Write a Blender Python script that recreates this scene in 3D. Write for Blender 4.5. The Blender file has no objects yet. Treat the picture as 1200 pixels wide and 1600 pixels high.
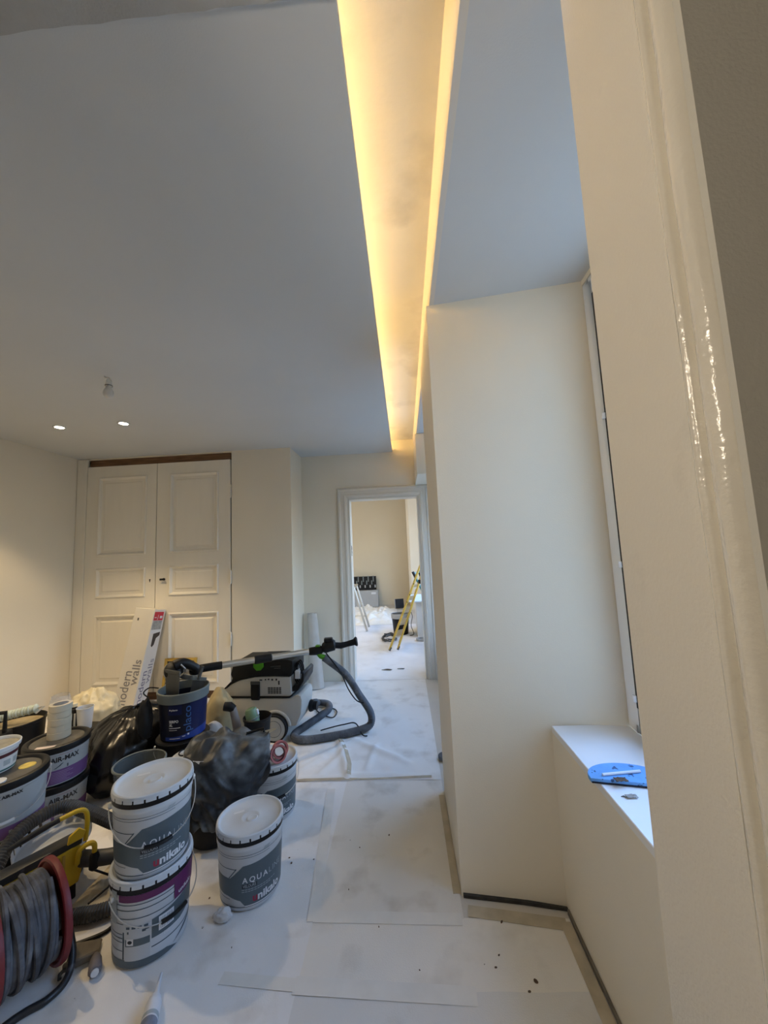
import bpy, bmesh, math, random
from mathutils import Vector, Matrix, noise
random.seed(7)
S = bpy.context.scene
C = S.collection
PI = math.pi

# ------------------------------------------------------------------ camera
cd = bpy.data.cameras.new('camera'); cam = bpy.data.objects.new('camera', cd); C.objects.link(cam)
F, HC = 590.0, 1.43
cd.sensor_fit = 'VERTICAL'; cd.sensor_height = 36.0; cd.lens = F * 36.0 / 1600.0
cd.clip_start = 0.02; cd.clip_end = 200
_ey = Vector((32 / F, 61 / F, 1)).normalized()
_r = 0.045
_ez = Vector((-_r, -1, (_r * _ey.x + _ey.y) / _ey.z)).normalized()
_ex = _ey.cross(_ez)
_M = Matrix((( _ex.x, _ey.x, _ez.x), (_ex.y, _ey.y, _ez.y), (_ex.z, _ey.z, _ez.z)))
_R = _M.transposed() @ Matrix(((1, 0, 0), (0, -1, 0), (0, 0, -1)))
cam.matrix_world = Matrix.Translation((0, 0, HC)) @ _R.to_4x4()
S.camera = cam

# ------------------------------------------------------------------ view, world, daylight
S.view_settings.view_transform = 'Standard'; S.view_settings.look = 'None'
S.view_settings.gamma = 1.0; S.view_settings.use_curve_mapping = False
S.view_settings.exposure = 0.26
SKY = 9.0
LED = 42.0
SPOT = 51.0
JAMB_FILL = 32.0
FARLAMP = 64.0
w = bpy.data.worlds.new('sky'); S.world = w; w.use_nodes = True
nt = w.node_tree; nt.nodes.clear()
wo = nt.nodes.new('ShaderNodeOutputWorld'); bg = nt.nodes.new('ShaderNodeBackground')
tc = nt.nodes.new('ShaderNodeTexCoord'); sx = nt.nodes.new('ShaderNodeSeparateXYZ'); cr = nt.nodes.new('ShaderNodeValToRGB')
mr = nt.nodes.new('ShaderNodeMapRange'); mr.inputs[1].default_value = -1; mr.inputs[2].default_value = 1
nt.links.new(tc.outputs['Generated'], sx.inputs[0]); nt.links.new(sx.outputs[2], mr.inputs[0]); nt.links.new(mr.outputs[0], cr.inputs[0])
e = cr.color_ramp.elements
e[0].position = 0.0; e[0].color = (.045, .05, .055, 1)
e[1].position = 1.0; e[1].color = (.25, .49, 1.06, 1)
a = e.new(.47); a.color = (.07, .078, .085, 1)
a = e.new(.56); a.color = (.52, .59, .66, 1)
a = e.new(.72); a.color = (.36, .58, .98, 1)
nt.links.new(cr.outputs[0], bg.inputs[0]); bg.inputs[1].default_value = SKY
nt.links.new(bg.outputs[0], wo.inputs[0])

def portal(name, loc, sx_, sy_, rot):
    l = bpy.data.lights.new(name, 'AREA'); l.shape = 'RECTANGLE'; l.size = sx_; l.size_y = sy_
    try: l.cycles.is_portal = True
    except Exception: l.energy = 0
    o = bpy.data.objects.new(name, l); C.objects.link(o); o.location = loc; o.rotation_euler = rot
    return o
# daylight enters through the windows on the right hand side (rays travel towards -X)
RW = (0, math.radians(90), 0)
portal('daylight_portal', (0.97, 1.17, 1.63), 1.85, 0.90, RW)
portal('daylight_portal', (0.99, 3.23, 1.395), 1.55, 1.50, RW)
portal('daylight_portal', (1.07, 6.75, 1.65), 1.90, 3.5, RW)

# ------------------------------------------------------------------ materials
def mat(name, col, rough=.6, metal=0., var=0., vscale=6., bump=0., bscale=60., spec=.5, dirt=None, speck=None, stretch=None, alpha=None, coat=0.):
    m = bpy.data.materials.new(name); m.use_nodes = True
    n = m.node_tree.nodes; L = m.node_tree.links; b = n['Principled BSDF']
    b.inputs['Roughness'].default_value = rough; b.inputs['Metallic'].default_value = metal
    b.inputs['Specular IOR Level'].default_value = spec; b.inputs['Coat Weight'].default_value = coat
    t = n.new('ShaderNodeTexCoord'); src = t.outputs['Object']
    if stretch:
        mp = n.new('ShaderNodeMapping'); mp.inputs['Scale'].default_value = stretch; L.new(src, mp.inputs[0]); src = mp.outputs[0]
    out = None
    def nz(sc, det=4.):
        k = n.new('ShaderNodeTexNoise'); k.inputs['Scale'].default_value = sc; k.inputs['Detail'].default_value = det; L.new(src, k.inputs['Vector']); return k.outputs['Fac']
    def mixc(fac, c1, c2):
        x = n.new('ShaderNodeMix'); x.data_type = 'RGBA'
        if isinstance(fac, float): x.inputs[0].default_value = fac
        else: L.new(fac, x.inputs[0])
        for i, cc in ((6, c1), (7, c2)):
            if hasattr(cc, 'is_linked'): L.new(cc, x.inputs[i])
            else: x.inputs[i].default_value = (*cc, 1)
        return x.outputs[2]
    def ramp(fac, a, b_):
        r = n.new('ShaderNodeMapRange'); r.inputs[1].default_value = a; r.inputs[2].default_value = b_; L.new(fac, r.inputs[0]); return r.outputs[0]
    out = col
    f = nz(vscale)
    out = mixc(ramp(f, .3, .7), tuple(c * (1 - var) for c in col), tuple(min(1, c * (1 + var)) for c in col))
    if dirt:   # (colour, scale, low, high, strength)
        f = ramp(nz(dirt[1], 6), dirt[2], dirt[3])
        mu = n.new('ShaderNodeMath'); mu.operation = 'MULTIPLY'; mu.inputs[1].default_value = dirt[4]; L.new(f, mu.inputs[0])
        out = mixc(mu.outputs[0], out, dirt[0])
    if speck:  # (colour, scale, threshold)
        f = ramp(nz(speck[1], 2), speck[2], speck[2] + .03)
        out = mixc(f, out, speck[0])
    L.new(out, b.inputs['Base Color'])
    if bump:
        bp = n.new('ShaderNodeBump'); bp.inputs['Strength'].default_value = bump; bp.inputs['Distance'].default_value = .002
        L.new(nz(bscale, 5), bp.inputs['Height']); L.new(bp.outputs[0], b.inputs['Normal'])
    if alpha is not None: b.inputs['Alpha'].default_value = alpha
    return m

def emis(name, col, s):
    m = bpy.data.materials.new(name); m.use_nodes = True
    b = m.node_tree.nodes['Principled BSDF']; b.inputs['Base Color'].default_value = (.8, .8, .8, 1)
    b.inputs['Emission Color'].default_value = (*col, 1); b.inputs['Emission Strength'].default_value = s
    return m

def glassm(name, tint=(.93, .96, .97), refl=.08):
    m = bpy.data.materials.new(name); m.use_nodes = True; n = m.node_tree.nodes; L = m.node_tree.links; n.clear()
    o = n.new('ShaderNodeOutputMaterial'); x = n.new('ShaderNodeMixShader'); t = n.new('ShaderNodeBsdfTransparent'); g = n.new('ShaderNodeBsdfGlossy')
    t.inputs[0].default_value = (*tint, 1); g.inputs['Roughness'].default_value = .03; x.inputs[0].default_value = refl
    L.new(t.outputs[0], x.inputs[1]); L.new(g.outputs[0], x.inputs[2]); L.new(x.outputs[0], o.inputs[0])
    return m

M_ceil = mat('ceiling_paint', (.645, .655, .65), .85, var=.02, vscale=1.5, bump=.15, bscale=220)
M_oldceil = mat('rough_plaster', (.47, .47, .455), .9, var=.06, vscale=9, bump=.9, bscale=160)
M_cove = mat('patched_plaster', (.80, .77, .70), .85, var=.05, vscale=2.5, bump=.4, bscale=40, dirt=((.50, .47, .42), 2.6, .56, .70, .55))
M_wall = mat('cream_wall_paint', (.81, .745, .615), .75, var=.015, vscale=2, bump=.25, bscale=190)
M_wall2 = mat('tan_wall_paint', (.66, .59, .45), .8, var=.015, vscale=2, bump=.2, bscale=190)
M_jamb = mat('roller_paint', (.78, .735, .645), .55, var=.02, vscale=3, bump=.7, bscale=150, dirt=((.55, .52, .46), 6, .66, .76, .35))
M_gloss = mat('gloss_paint', (.78, .735, .64), .16, var=.03, vscale=8, bump=.9, bscale=70, spec=.6)
M_trim = mat('white_trim_paint', (.73, .685, .60), .42, var=.02, vscale=5, bump=.15, bscale=90)
M_pvc = mat('window_white', (.80, .81, .81), .35)
M_sill = mat('sill_white', (.80, .80, .80), .5, var=.02, vscale=4, bump=.1, bscale=100)
M_door = mat('door_cream_paint', (.80, .755, .66), .45, var=.02, vscale=4, bump=.3, bscale=60, stretch=(3, 3, .6))
M_wood = mat('brown_wood', (.20, .105, .05), .7, var=.35, vscale=5, bump=.3, bscale=40, stretch=(1, 6, 12))
M_dark = mat('dark_gap', (.035, .033, .03), .9, var=.4, vscale=20)
M_floor = mat('dusty_floor', (.60, .56, .49), .8, var=.06, vscale=3, bump=.3, bscale=60)
def cloth_mat(nm, c, d=.5):
    return mat(nm, c, .9, var=.035, vscale=3.2, bump=.35, bscale=260, dirt=((.40, .34, .26), 5.5, .54, .80, d), speck=((.12, .10, .08), 33, .775))
M_cl = [cloth_mat('fleece_sheet_a', (.82, .80, .76)), cloth_mat('fleece_sheet_b', (.74, .70, .63), .65), cloth_mat('fleece_sheet_c', (.80, .78, .75)), cloth_mat('fleece_sheet_d', (.79, .75, .68), .4), cloth_mat('fleece_sheet_e', (.71, .69, .65), .4)]
M_tape = mat('paper_tape', (.66, .60, .47), .7, var=.06, vscale=20)
M_tape_shade = mat('dirty_tape_edge_shade', (.50, .43, .31), .7, var=.15, vscale=12)  # dirty tape colour, also used for the sheet edge shadow
M_white = mat('white_plastic', (.66, .68, .70), .42, var=.03, vscale=8, bump=.06)
M_lid = mat('bucket_lid_plastic', (.58, .615, .65), .45, var=.04, vscale=10, dirt=((.40, .38, .35), 9, .6, .8, .3))
M_body = mat('bucket_plastic', (.56, .59, .62), .42, var=.03, vscale=8)
M_tub = mat('pale_tub_plastic', (.36, .39, .41), .45, var=.03, vscale=8)
M_lab = mat('slate_label', (.085, .115, .135), .45, var=.04)
M_lab2 = mat('dark_slate_label', (.055, .075, .09), .45, var=.04)
M_line = mat('label_line', (.05, .075, .10), .5)
M_prt = mat('white_print', (.70, .72, .74), .5)
M_prt2 = mat('faint_print', (.36, .41, .44), .5)
M_blackp = mat('black_print', (.012, .013, .016), .5)
M_red = mat('red_print', (.33, .02, .05), .5)
M_purple = mat('purple_print', (.11, .012, .085), .45, var=.05)
M_violet = mat('violet_print', (.14, .065, .20), .5, var=.06)
M_black = mat('black_plastic', (.007, .007, .008), .45, var=.2, spec=.3)
M_blackm = mat('matt_black_rubber', (.010, .0105, .012), .65, var=.2, spec=.3)
M_bag = mat('black_bin_bag', (.004, .004, .005), .24, bump=.25, bscale=24, spec=.4)
M_sack = mat('dusty_black_sheet', (.022, .026, .032), .42, var=.2, vscale=7, bump=.2, bscale=24, dirt=((.29, .32, .335), 6, .46, .70, .85))
M_steel = mat('steel_wire', (.66, .68, .70), .35, metal=.85)
M_alu = mat('aluminium_tube', (.60, .58, .53), .35, metal=1)
M_dsteel = mat('dull_steel', (.11, .115, .115), .45, metal=.8, var=.15, vscale=10)
M_hose = mat('dusty_ribbed_hose', (.10, .11, .125), .6, var=.3, vscale=14, dirt=((.30, .31, .32), 9, .5, .8, .6))
M_hoseb = mat('black_ribbed_hose', (.035, .037, .04), .5, var=.25, vscale=12, dirt=((.18, .18, .18), 8, .55, .85, .5))
M_vac = mat('pale_grey_casing', (.50, .50, .47), .45, var=.03, vscale=6, dirt=((.34, .32, .28), 6, .55, .8, .4))
M_vacd = mat('charcoal_casing', (.010, .0105, .011), .5, var=.2, spec=.3)
M_green = mat('green_latch', (.09, .36, .015), .4)
M_sage = mat('sage_green_casing', (.17, .27, .16), .45, var=.08, dirt=((.35, .37, .32), 9, .55, .8, .5))
M_blue = mat('deep_blue_label', (.005, .010, .06), .4, var=.1, spec=.3)
M_navy = mat('navy_plastic', (.004, .006, .020), .4, var=.1, spec=.3)
M_bluel = mat('blue_band', (.008, .035, .22), .4)
M_bluep = mat('blue_print', (.03, .095, .27), .5)
M_grim = mat('grey_rim_plastic', (.15, .175, .175), .5, var=.08)
M_cream = mat('cream_plastic_film', (.74, .66, .46), .45, var=.06, bump=.2, bscale=30)
M_tapem = mat('masking_tape', (.62, .56, .43), .7, var=.04, vscale=20)
M_film = mat('clear_film', (.75, .75, .75), .15, alpha=.32, bump=.4, bscale=30)
M_clear = mat('smoky_clear_plastic', (.16, .18, .18), .2, alpha=.55)
M_card = mat('white_carton', (.72, .68, .60), .6, var=.02, vscale=8)
M_card_daylit = mat('white_carton_daylit', (.72, .70, .68), .55, var=.02, vscale=8)  # same carton, with the cool daylight put into its colour
M_ctxt = mat('grey_carton_print', (.24, .23, .24), .6)
M_credr = mat('carton_red', (.62, .02, .05), .5)
M_cgrey = mat('carton_photo', (.36, .37, .37), .5, var=.25, vscale=30)
M_cdark = mat('carton_dark', (.035, .03, .03), .5)
M_yel = mat('yellow_paint', (.62, .42, .02), .4, var=.06, dirt=((.25, .18, .05), 12, .6, .8, .4))
M_ochre = mat('ochre_wood_frame', (.48, .31, .06), .6, var=.1)
M_lyel = mat('ladder_yellow', (.66, .44, .08), .4, var=.06)
M_teal = mat('teal_paint', (.01, .14, .13), .45)
M_reel = mat('reel_red_plastic', (.17, .013, .016), .5, var=.12, dirt=((.22, .12, .11), 8, .55, .8, .4))
M_cable = mat('dusty_grey_cable', (.10, .105, .12), .75, var=.35, vscale=18, dirt=((.34, .35, .37), 13, .52, .78, .55), spec=.2)
M_pipe = mat('worn_black_tube', (.025, .027, .03), .4, metal=.2, var=.2, dirt=((.30, .31, .33), 10, .62, .75, .6))
M_dust = mat('dusty_grey_brown', (.16, .14, .11), .75, var=.2, vscale=20)
M_dust2 = mat('dusty_mauve_grey', (.17, .15, .15), .7, var=.25, vscale=20)
M_plug = mat('plaster_crumb', (.66, .65, .64), .95, var=.12, vscale=30, bump=1., bscale=60)
M_pink = mat('pink_tape', (.55, .19, .19), .6, var=.08)
M_dred = mat('dark_red_core', (.12, .01, .02), .6)
M_sage2 = mat('mint_roller_pile', (.55, .62, .56), .95, var=.15, vscale=40, bump=1., bscale=90)
M_pad = mat('blue_sponge', (.15, .38, .78), .8, var=.08, vscale=30, speck=((.04, .10, .25), 42, .64), bump=.5, bscale=90)
M_brown = mat('brown_flake', (.10, .06, .035), .7, var=.4, vscale=30)
M_linen = mat('rolled_fleece', (.60, .57, .52), .9, var=.06, vscale=10, bump=.4, bscale=90)
M_gbox = mat('grey_box_paint', (.42, .43, .43), .6, var=.03)
M_glass = glassm('window_glass')
M_led = emis('led_strip_light', (1.0, .65, .25), LED)
M_lamp = emis('downlight_glow', (1.0, .86, .62), 30.)
M_frost = mat('frosted_bulb', (.66, .63, .58), .35)
M_mesh = mat('grille_grey', (.42, .41, .38), .5, metal=.3)
M_tubew = mat('cartridge_white', (.66, .68, .72), .35)
M_tubel = mat('cartridge_label', (.20, .22, .28), .45, var=.2, vscale=40)

# ------------------------------------------------------------------ mesh helpers
class MB:
    def __init__(s): s.v = []; s.f = []; s.mi = []; s.k = 0
    def add(s, vs, fs, k=None):
        o = len(s.v); s.v += [tuple(v) for v in vs]
        for f in fs: s.f.append([i + o for i in f]); s.mi.append(s.k if k is None else k)
        return s
    def box(s, x0, x1, y0, y1, z0, z1, T=None):
        vs = [Vector((x, y, z)) for x in (x0, x1) for y in (y0, y1) for z in (z0, z1)]
        if T is not None: vs = [T @ v for v in vs]
        return s.add(vs, [(0, 1, 3, 2), (4, 6, 7, 5), (0, 4, 5, 1), (2, 3, 7, 6), (0, 2, 6, 4), (1, 5, 7, 3)])
    def prism(s, poly, z0, z1, T=None):
        n = len(poly); vs = [Vector((x, y, z0)) for x, y in poly] + [Vector((x, y, z1)) for x, y in poly]
        if T is not None: vs = [T @ v for v in vs]
        return s.add(vs, [tuple(range(n - 1, -1, -1)), tuple(range(n, 2 * n))] + [(i, (i + 1) % n, n + (i + 1) % n, n + i) for i in range(n)])
    def lathe(s, prof, n=32, T=None):
        vs = []; fs = []
        for r, z in prof:
            for i in range(n):
                t = 2 * PI * i / n; vs.append(Vector((r * math.cos(t), r * math.sin(t), z)))
        if T is not None: vs = [T @ v for v in vs]
        for j in range(len(prof) - 1):
            for i in range(n):
                k = (i + 1) % n; fs.append((j * n + i, j * n + k, (j + 1) * n + k, (j + 1) * n + i))
        if prof[0][0] > 1e-6: pass
        return s.add(vs, fs)
    def tube(s, pts, r, n=8, cap=True, closed=False):
        P = [Vector(p) for p in pts]; N = len(P); R = r if callable(r) else (lambda i: r)
        T = []
        for i in range(N):
            a = P[(i - 1) % N] if (closed or i > 0) else P[i]; b = P[(i + 1) % N] if (closed or i < N - 1) else P[i]
            T.append((b - a).normalized())
        u = T[0].orthogonal().normalized(); vs = []
        for i in range(N):
            u = (u - T[i] * u.dot(T[i])); u = u.normalized() if u.length > 1e-6 else T[i].orthogonal().normalized()
            v = T[i].cross(u)
            for j in range(n):
                t = 2 * PI * j / n; vs.append(P[i] + (u * math.cos(t) + v * math.sin(t)) * R(i))
        fs = []
        for i in range(N if closed else N - 1):
            for j in range(n):
                k = (j + 1) % n; q = (i + 1) % N; fs.append((i * n + j, i * n + k, q * n + k, q * n + j))
        if cap and not closed: fs += [tuple(range(n - 1, -1, -1)), tuple((N - 1) * n + j for j in range(n))]
        return s.add(vs, fs)
    def grid(s, fn, nu, nv):
        vs = [fn(i / nu, j / nv) for j in range(nv + 1) for i in range(nu + 1)]
        return s.add(vs, [(j * (nu + 1) + i, j * (nu + 1) + i + 1, (j + 1) * (nu + 1) + i + 1, (j + 1) * (nu + 1) + i) for j in range(nv) for i in range(nu)])
    def build(s, name, m, parent=None, loc=None, rot=None, smooth=35, bevel=0., seg=1, solid=0.):
        me = bpy.data.meshes.new(name); me.from_pydata(s.v, [], s.f)
        bm = bmesh.new(); bm.from_mesh(me)
        for f, k in zip(bm.faces, s.mi): f.material_index = k
        bmesh.ops.remove_doubles(bm, verts=bm.verts, dist=1e-6)
        if bevel:
            ed = [q for q in bm.edges if len(q.link_faces) == 2 and q.calc_face_angle() > math.radians(30)]
            bmesh.ops.bevel(bm, geom=ed, offset=bevel, segments=seg, affect='EDGES', profile=.6, clamp_overlap=True)
        bmesh.ops.recalc_face_normals(bm, faces=bm.faces)
        bm.to_mesh(me); bm.free()
        for x in (m if isinstance(m, (list, tuple)) else [m]): me.materials.append(x)
        if smooth:
            me.shade_smooth(); me.set_sharp_from_angle(angle=math.radians(smooth))
        o = bpy.data.objects.new(name, me); C.objects.link(o)
        if parent: o.parent = parent
        if loc: o.location = loc
        if rot: o.rotation_euler = rot
        if solid:
            d = o.modifiers.new('thickness', 'SOLIDIFY'); d.thickness = solid
        return o

def tag(o, label, cat=None, group=None, kind=None):
    o['label'] = label
    if cat: o['category'] = cat
    if group: o['group'] = group
    if kind: o['kind'] = kind
    return o
def thing(name, label, cat, loc=(0, 0, 0), rz=0., group=None):
    o = bpy.data.objects.new(name, None); C.objects.link(o); o.location = loc; o.rotation_euler = (0, 0, rz)
    o.empty_display_size = .05
    return tag(o, label, cat, group)
def struct(name, mb, m, label, cat, **k):
    o = mb.build(name, m, **k); return tag(o, label, cat, kind='structure')
def smooth_path(pts, n=8):
    P = [Vector(p) for p in pts]; out = []
    for i in range(len(P) - 1):
        p0 = P[max(i - 1, 0)]; p1 = P[i]; p2 = P[i + 1]; p3 = P[min(i + 2, len(P) - 1)]
        for k in range(n):
            t = k / n
            out.append(.5 * ((2 * p1) + (p2 - p0) * t + (2 * p0 - 5 * p1 + 4 * p2 - p3) * t * t + (3 * p1 - p0 - 3 * p2 + p3) * t ** 3))
    out.append(P[-1]); return out
def resample(pts, step):
    out = [pts[0]]; acc = 0.
    for a, b in zip(pts, pts[1:]):
        d = (b - a).length
        if d < 1e-9: continue
        while acc + d >= step:
            t = (step - acc) / d; a = a.lerp(b, t); out.append(a); d = (b - a).length; acc = 0.
            if d < 1e-9: break
        acc += d
    out.append(pts[-1]); return out
def wob(p, sc, seed=0.): return noise.noise(Vector(p) * sc + Vector((seed, seed * 1.7, -seed)))

def text2d(s, size, bold=0., align='LEFT', width=None, shear=0.):
    cu = bpy.data.curves.new('t', 'FONT'); cu.body = s; cu.size = size; cu.offset = bold; cu.align_x = align; cu.resolution_u = 3; cu.shear = shear
    ob = bpy.data.objects.new('t', cu); C.objects.link(ob)
    dg = bpy.context.evaluated_depsgraph_get(); me = bpy.data.meshes.new_from_object(ob.evaluated_get(dg))
    vs = [(v.co.x, v.co.y) for v in me.vertices]; fs = [list(p.vertices) for p in me.polygons]
    bpy.data.objects.remove(ob); bpy.data.curves.remove(cu); bpy.data.meshes.remove(me)
    if width and vs:
        x0 = min(v[0] for v in vs); x1 = max(v[0] for v in vs); k = width / (x1 - x0)
        vs = [((v[0] - x0) * k + (0 if align == 'LEFT' else -width / 2), v[1]) for v in vs]
    return vs, fs
def poly2d(p): return list(p), [list(range(len(p)))]
def rect2d(x0, x1, y0, y1): return poly2d([(x0, y0), (x1, y0), (x1, y1), (x0, y1)])
def shift2d(g, dx, dy, rot=0.):
    c, s_ = math.cos(rot), math.sin(rot)
    return [(c * x - s_ * y + dx, s_ * x + c * y + dy) for x, y in g[0]], g[1]
def join2d(*gs):
    vs = []; fs = []
    for g in gs:
        o = len(vs); vs += g[0]; fs += [[i + o for i in f] for f in g[1]]
    return vs, fs
def wrap(g, name, m, parent, rad, a0, eps=.0006, step=.008):
    """bend flat print (s, z) round a vertical cylinder; rad is r(z)"""
    bm = bmesh.new(); vv = [bm.verts.new((x, 0, z)) for x, z in g[0]]
    for f in g[1]:
        try: bm.faces.new([vv[i] for i in f])
        except ValueError: pass
    x0 = min(v[0] for v in g[0]); x1 = max(v[0] for v in g[0])
    x = math.floor(x0 / step) * step + step
    while x < x1:
        bmesh.ops.bisect_plane(bm, geom=bm.verts[:] + bm.edges[:] + bm.faces[:], plane_co=(x, 0, 0), plane_no=(1, 0, 0)); x += step
    for v in bm.verts:
        s_, z = v.co.x, v.co.z; r = rad(z) + eps; t = a0 + s_ / r
        v.co = (r * math.cos(t), r * math.sin(t), z)
    for f in bm.faces:
        f.normal_update(); c = f.calc_center_median()
        if f.normal.x * c.x + f.normal.y * c.y < 0: f.normal_flip()
    me = bpy.data.meshes.new(name); bm.to_mesh(me); bm.free(); me.materials.append(m)
    o = bpy.data.objects.new(name, me); C.objects.link(o); o.parent = parent; return o
def flat(g, name, m, parent, T):
    me = bpy.data.meshes.new(name); me.from_pydata([tuple(T @ Vector((x, y, 0))) for x, y in g[0]], [], g[1]); me.materials.append(m)
    o = bpy.data.objects.new(name, me); C.objects.link(o); o.parent = parent; return o

# ================================================================== STRUCTURE
CZ = 2.61
b = MB(); b.box(-4.2, 2.6, -3.3, 10.6, -.12, 0); struct('floor', b, M_floor, 'dusty floor under the protective sheets', 'floor', smooth=0)
# ceilings
b = MB(); b.box(-3.75, -.087, .67, 4.55, CZ, CZ + .03)
struct('ceiling', b, M_ceil, 'smooth grey white false ceiling left of the lit cove', 'ceiling', smooth=0)
b = MB(); b.box(.2005, 1.05, .68, 4.42, CZ, CZ + .03)
struct('ceiling', b, M_ceil, 'narrow smooth ceiling over the window recesses right of the cove', 'ceiling', smooth=0)
b = MB(); b.box(-.42, .19, .67, 4.42, 2.75, 2.78)
struct('ceiling', b, M_cove, 'patched raw ceiling up inside the glowing cove', 'ceiling', smooth=0)
b = MB(); b.box(-.42, -.40, .67, 4.42, CZ + .03, 2.75); b.prism([(.164, 2.75), (.176, CZ + .03), (.180, CZ), (.2005, CZ), (.2005, 2.75)], .67, 4.42, Matrix(((1, 0, 0, 0), (0, 0, 1, 0), (0, 1, 0, 0), (0, 0, 0, 1))))
b.box(-.45, .25, .640, .655, CZ - .0, 2.80)
struct('trim_1', b, M_trim, 'upright side faces of the lit ceiling cove', 'trim', smooth=0)
def rough(u, v):
    x = -3.75 + u * 4.13
    y = .50 + v * .17
    if v > .99: y += .004 * wob((x, 0, 0), 14) + .003 * wob((x, 0, 3), 40)
    return (x, y, CZ - .014 - (.004 * wob((x, y, 0), 20) if v < 1 else 0))
b = MB(); b.box(-4.2, 2.6, -3.3, .66, CZ - .010, CZ + .02); b.grid(rough, 160, 3)
b.grid(lambda u, v: (rough(u, 1)[0], rough(u, 1)[1], CZ - .014 + v * .02), 160, 1)
struct('ceiling', b, M_oldceil, 'rough unpainted plaster ceiling edge overhead at the near doorway', 'ceiling', smooth=60)
# walls of the main room
b = MB(); b.box(-3.75, -3.60, .42, 4.6, 0, 2.85); struct('wall_left', b, M_wall, 'cream left wall washed by the downlights', 'wall', smooth=0)
b = MB(); b.box(-1.845, -1.19, 3.97, 4.40, 0, CZ); b.box(-3.6, -1.845, 4.12, 4.55, 0, CZ); b.box(-3.6, -1.845, 3.975, 4.12, 2.60, CZ)
struct('wall_back', b, M_wall, 'cream wall around the built in cupboard doors', 'wall', smooth=0)
b = MB(); b.box(-1.30, -.64, 4.40, 4.56, 0, 2.85); b.box(.19, 1.2, 4.40, 4.56, 0, 2.85); b.box(-.64, .19, 4.40, 4.56, 2.075, 2.85); b.box(-3.75, -1.30, 4.55, 4.60, 0, 2.85)
struct('wall_far', b, M_wall, 'cream far wall pierced by the open doorway', 'wall', smooth=0)
b = MB(); b.prism([(.165, 1.735), (.86, 1.642), (1.2, 1.60), (1.2, 2.42), (.165, 2.42)], 0, CZ)
struct('wall_right', b, M_wall, 'broad cream pier between the two window recesses', 'wall', smooth=0)
b = MB(); b.box(.57, 1.2, .60, 1.70, 0, .668); b.box(.86, 1.2, .60, 1.70, 2.585, 2.8)
struct('wall_right', b, M_wall, 'low cream wall beneath the near window sill', 'wall', smooth=0)
b = MB(); b.box(.62, 1.2, 2.42, 4.40, 0, .60); b.box(.88, 1.2, 2.42, 2.47, .60, CZ); b.box(.88, 1.2, 3.99, 4.40, .60, CZ); b.box(.88, 1.2, 2.47, 3.99, 2.18, CZ)
struct('wall_right', b, M_wall, 'wall of the farther window recess behind the pier', 'wall', smooth=0)
b = MB(); b.box(.165, 1.0, 3.74, 4.398, 2.19, CZ)
struct('trim_2', b, M_wall, 'boxed bulkhead above the right end of the far doorway', 'trim', smooth=0, bevel=.003)
# near dividing wall: jamb the camera looks past
b = MB(); b.prism([(.38, .50), (.38, .69), (.40, .70), (1.2, .70), (1.2, .44), (.40, .44), (.40, .50)], 0, 2.85); b.box(-3.75, -.95, .42, .67, 0, 2.85)
struct('wall_near', b, M_jamb, 'foreground doorway jamb with roller texture at right', 'wall', smooth=0, bevel=.003, seg=2)
prof = [(.40, .503), (.381, .503), (.375, .498), (.372, .490), (.375, .482), (.383, .478), (.379, .470), (.371, .458), (.368, .445), (.372, .430), (.383, .420), (.40, .418)]
prof = [(x, .497 - (.503 - y) * .741) for x, y in prof]
def trimfn(u, v):
    k = u * (len(prof) - 1); i = min(int(k), len(prof) - 2); t = k - i
    x = prof[i][0] * (1 - t) + prof[i + 1][0] * t; y = prof[i][1] * (1 - t) + prof[i + 1][1] * t; z = v * 2.6
    return (x + .0016 * wob((x * 9, y * 30, z), 5), y + .0016 * wob((x, y, z + 5), 7), z)
b = MB(); b.grid(trimfn, 33, 150)
struct('trim_3', b, M_gloss, 'glossy painted moulding on the foreground doorway jamb', 'trim', smooth=80)
b = MB(); b.box(.381, 2.4, .427, .4395, 0, 2.6)
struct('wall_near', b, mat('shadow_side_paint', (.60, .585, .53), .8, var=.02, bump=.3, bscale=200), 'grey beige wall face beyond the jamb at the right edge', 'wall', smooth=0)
# the room the camera stands in (only closes the light in)
b = MB(); b.box(-2.6, -2.45, -3.2, .42, 0, 2.8); b.box(-2.6, 2.4, -3.3, -3.15, 0, 2.8)
b.box(2.4, 2.55, -3.2, .42, 0, 2.8)
struct('wall_behind', b, M_wall, 'walls of the room behind the viewpoint', 'wall', smooth=0)
# far room
b = MB(); b.box(-4.2, 1.2, 10.45, 10.6, 0, 3.0); b.box(-4.2, -4.05, 4.6, 10.6, 0, 3.0)
struct('wall_far', b, M_wall2, 'tan wall at the end of the room beyond the doorway', 'wall', smooth=0)
b = MB(); b.prism([(.085, 9.5), (.14, 9.43), (1.2, 9.25), (1.2, 10.5), (.085, 10.5)], 0, 3.0); b.prism([(.30, 4.56), (.30, 4.85), (.9, 4.95), (1.2, 4.95), (1.2, 4.56)], 0, 3.0)
b.box(.62, 1.2, 4.9, 9.3, 0, .7); b.box(1.0, 1.2, 4.9, 9.3, 2.6, 3.0); b.box(1.0, 1.2, 8.5, 9.4, .7, 2.6)
struct('wall_right', b, M_wall, 'bluish lit window side of the room beyond the doorway', 'wall', smooth=0)
b = MB(); b.box(-4.2, 1.2, 4.56, 10.6, 2.9, 3.0); struct('ceiling', b, M_ceil, 'ceiling of the room beyond the doorway', 'ceiling', smooth=0)
b = MB(); b.box(-3.0, .084, 10.425, 10.45, 0, .12); struct('baseboard_far', b, M_wall2, 'tan skirting along the far room end wall', 'skirting', bevel=.004)

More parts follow.
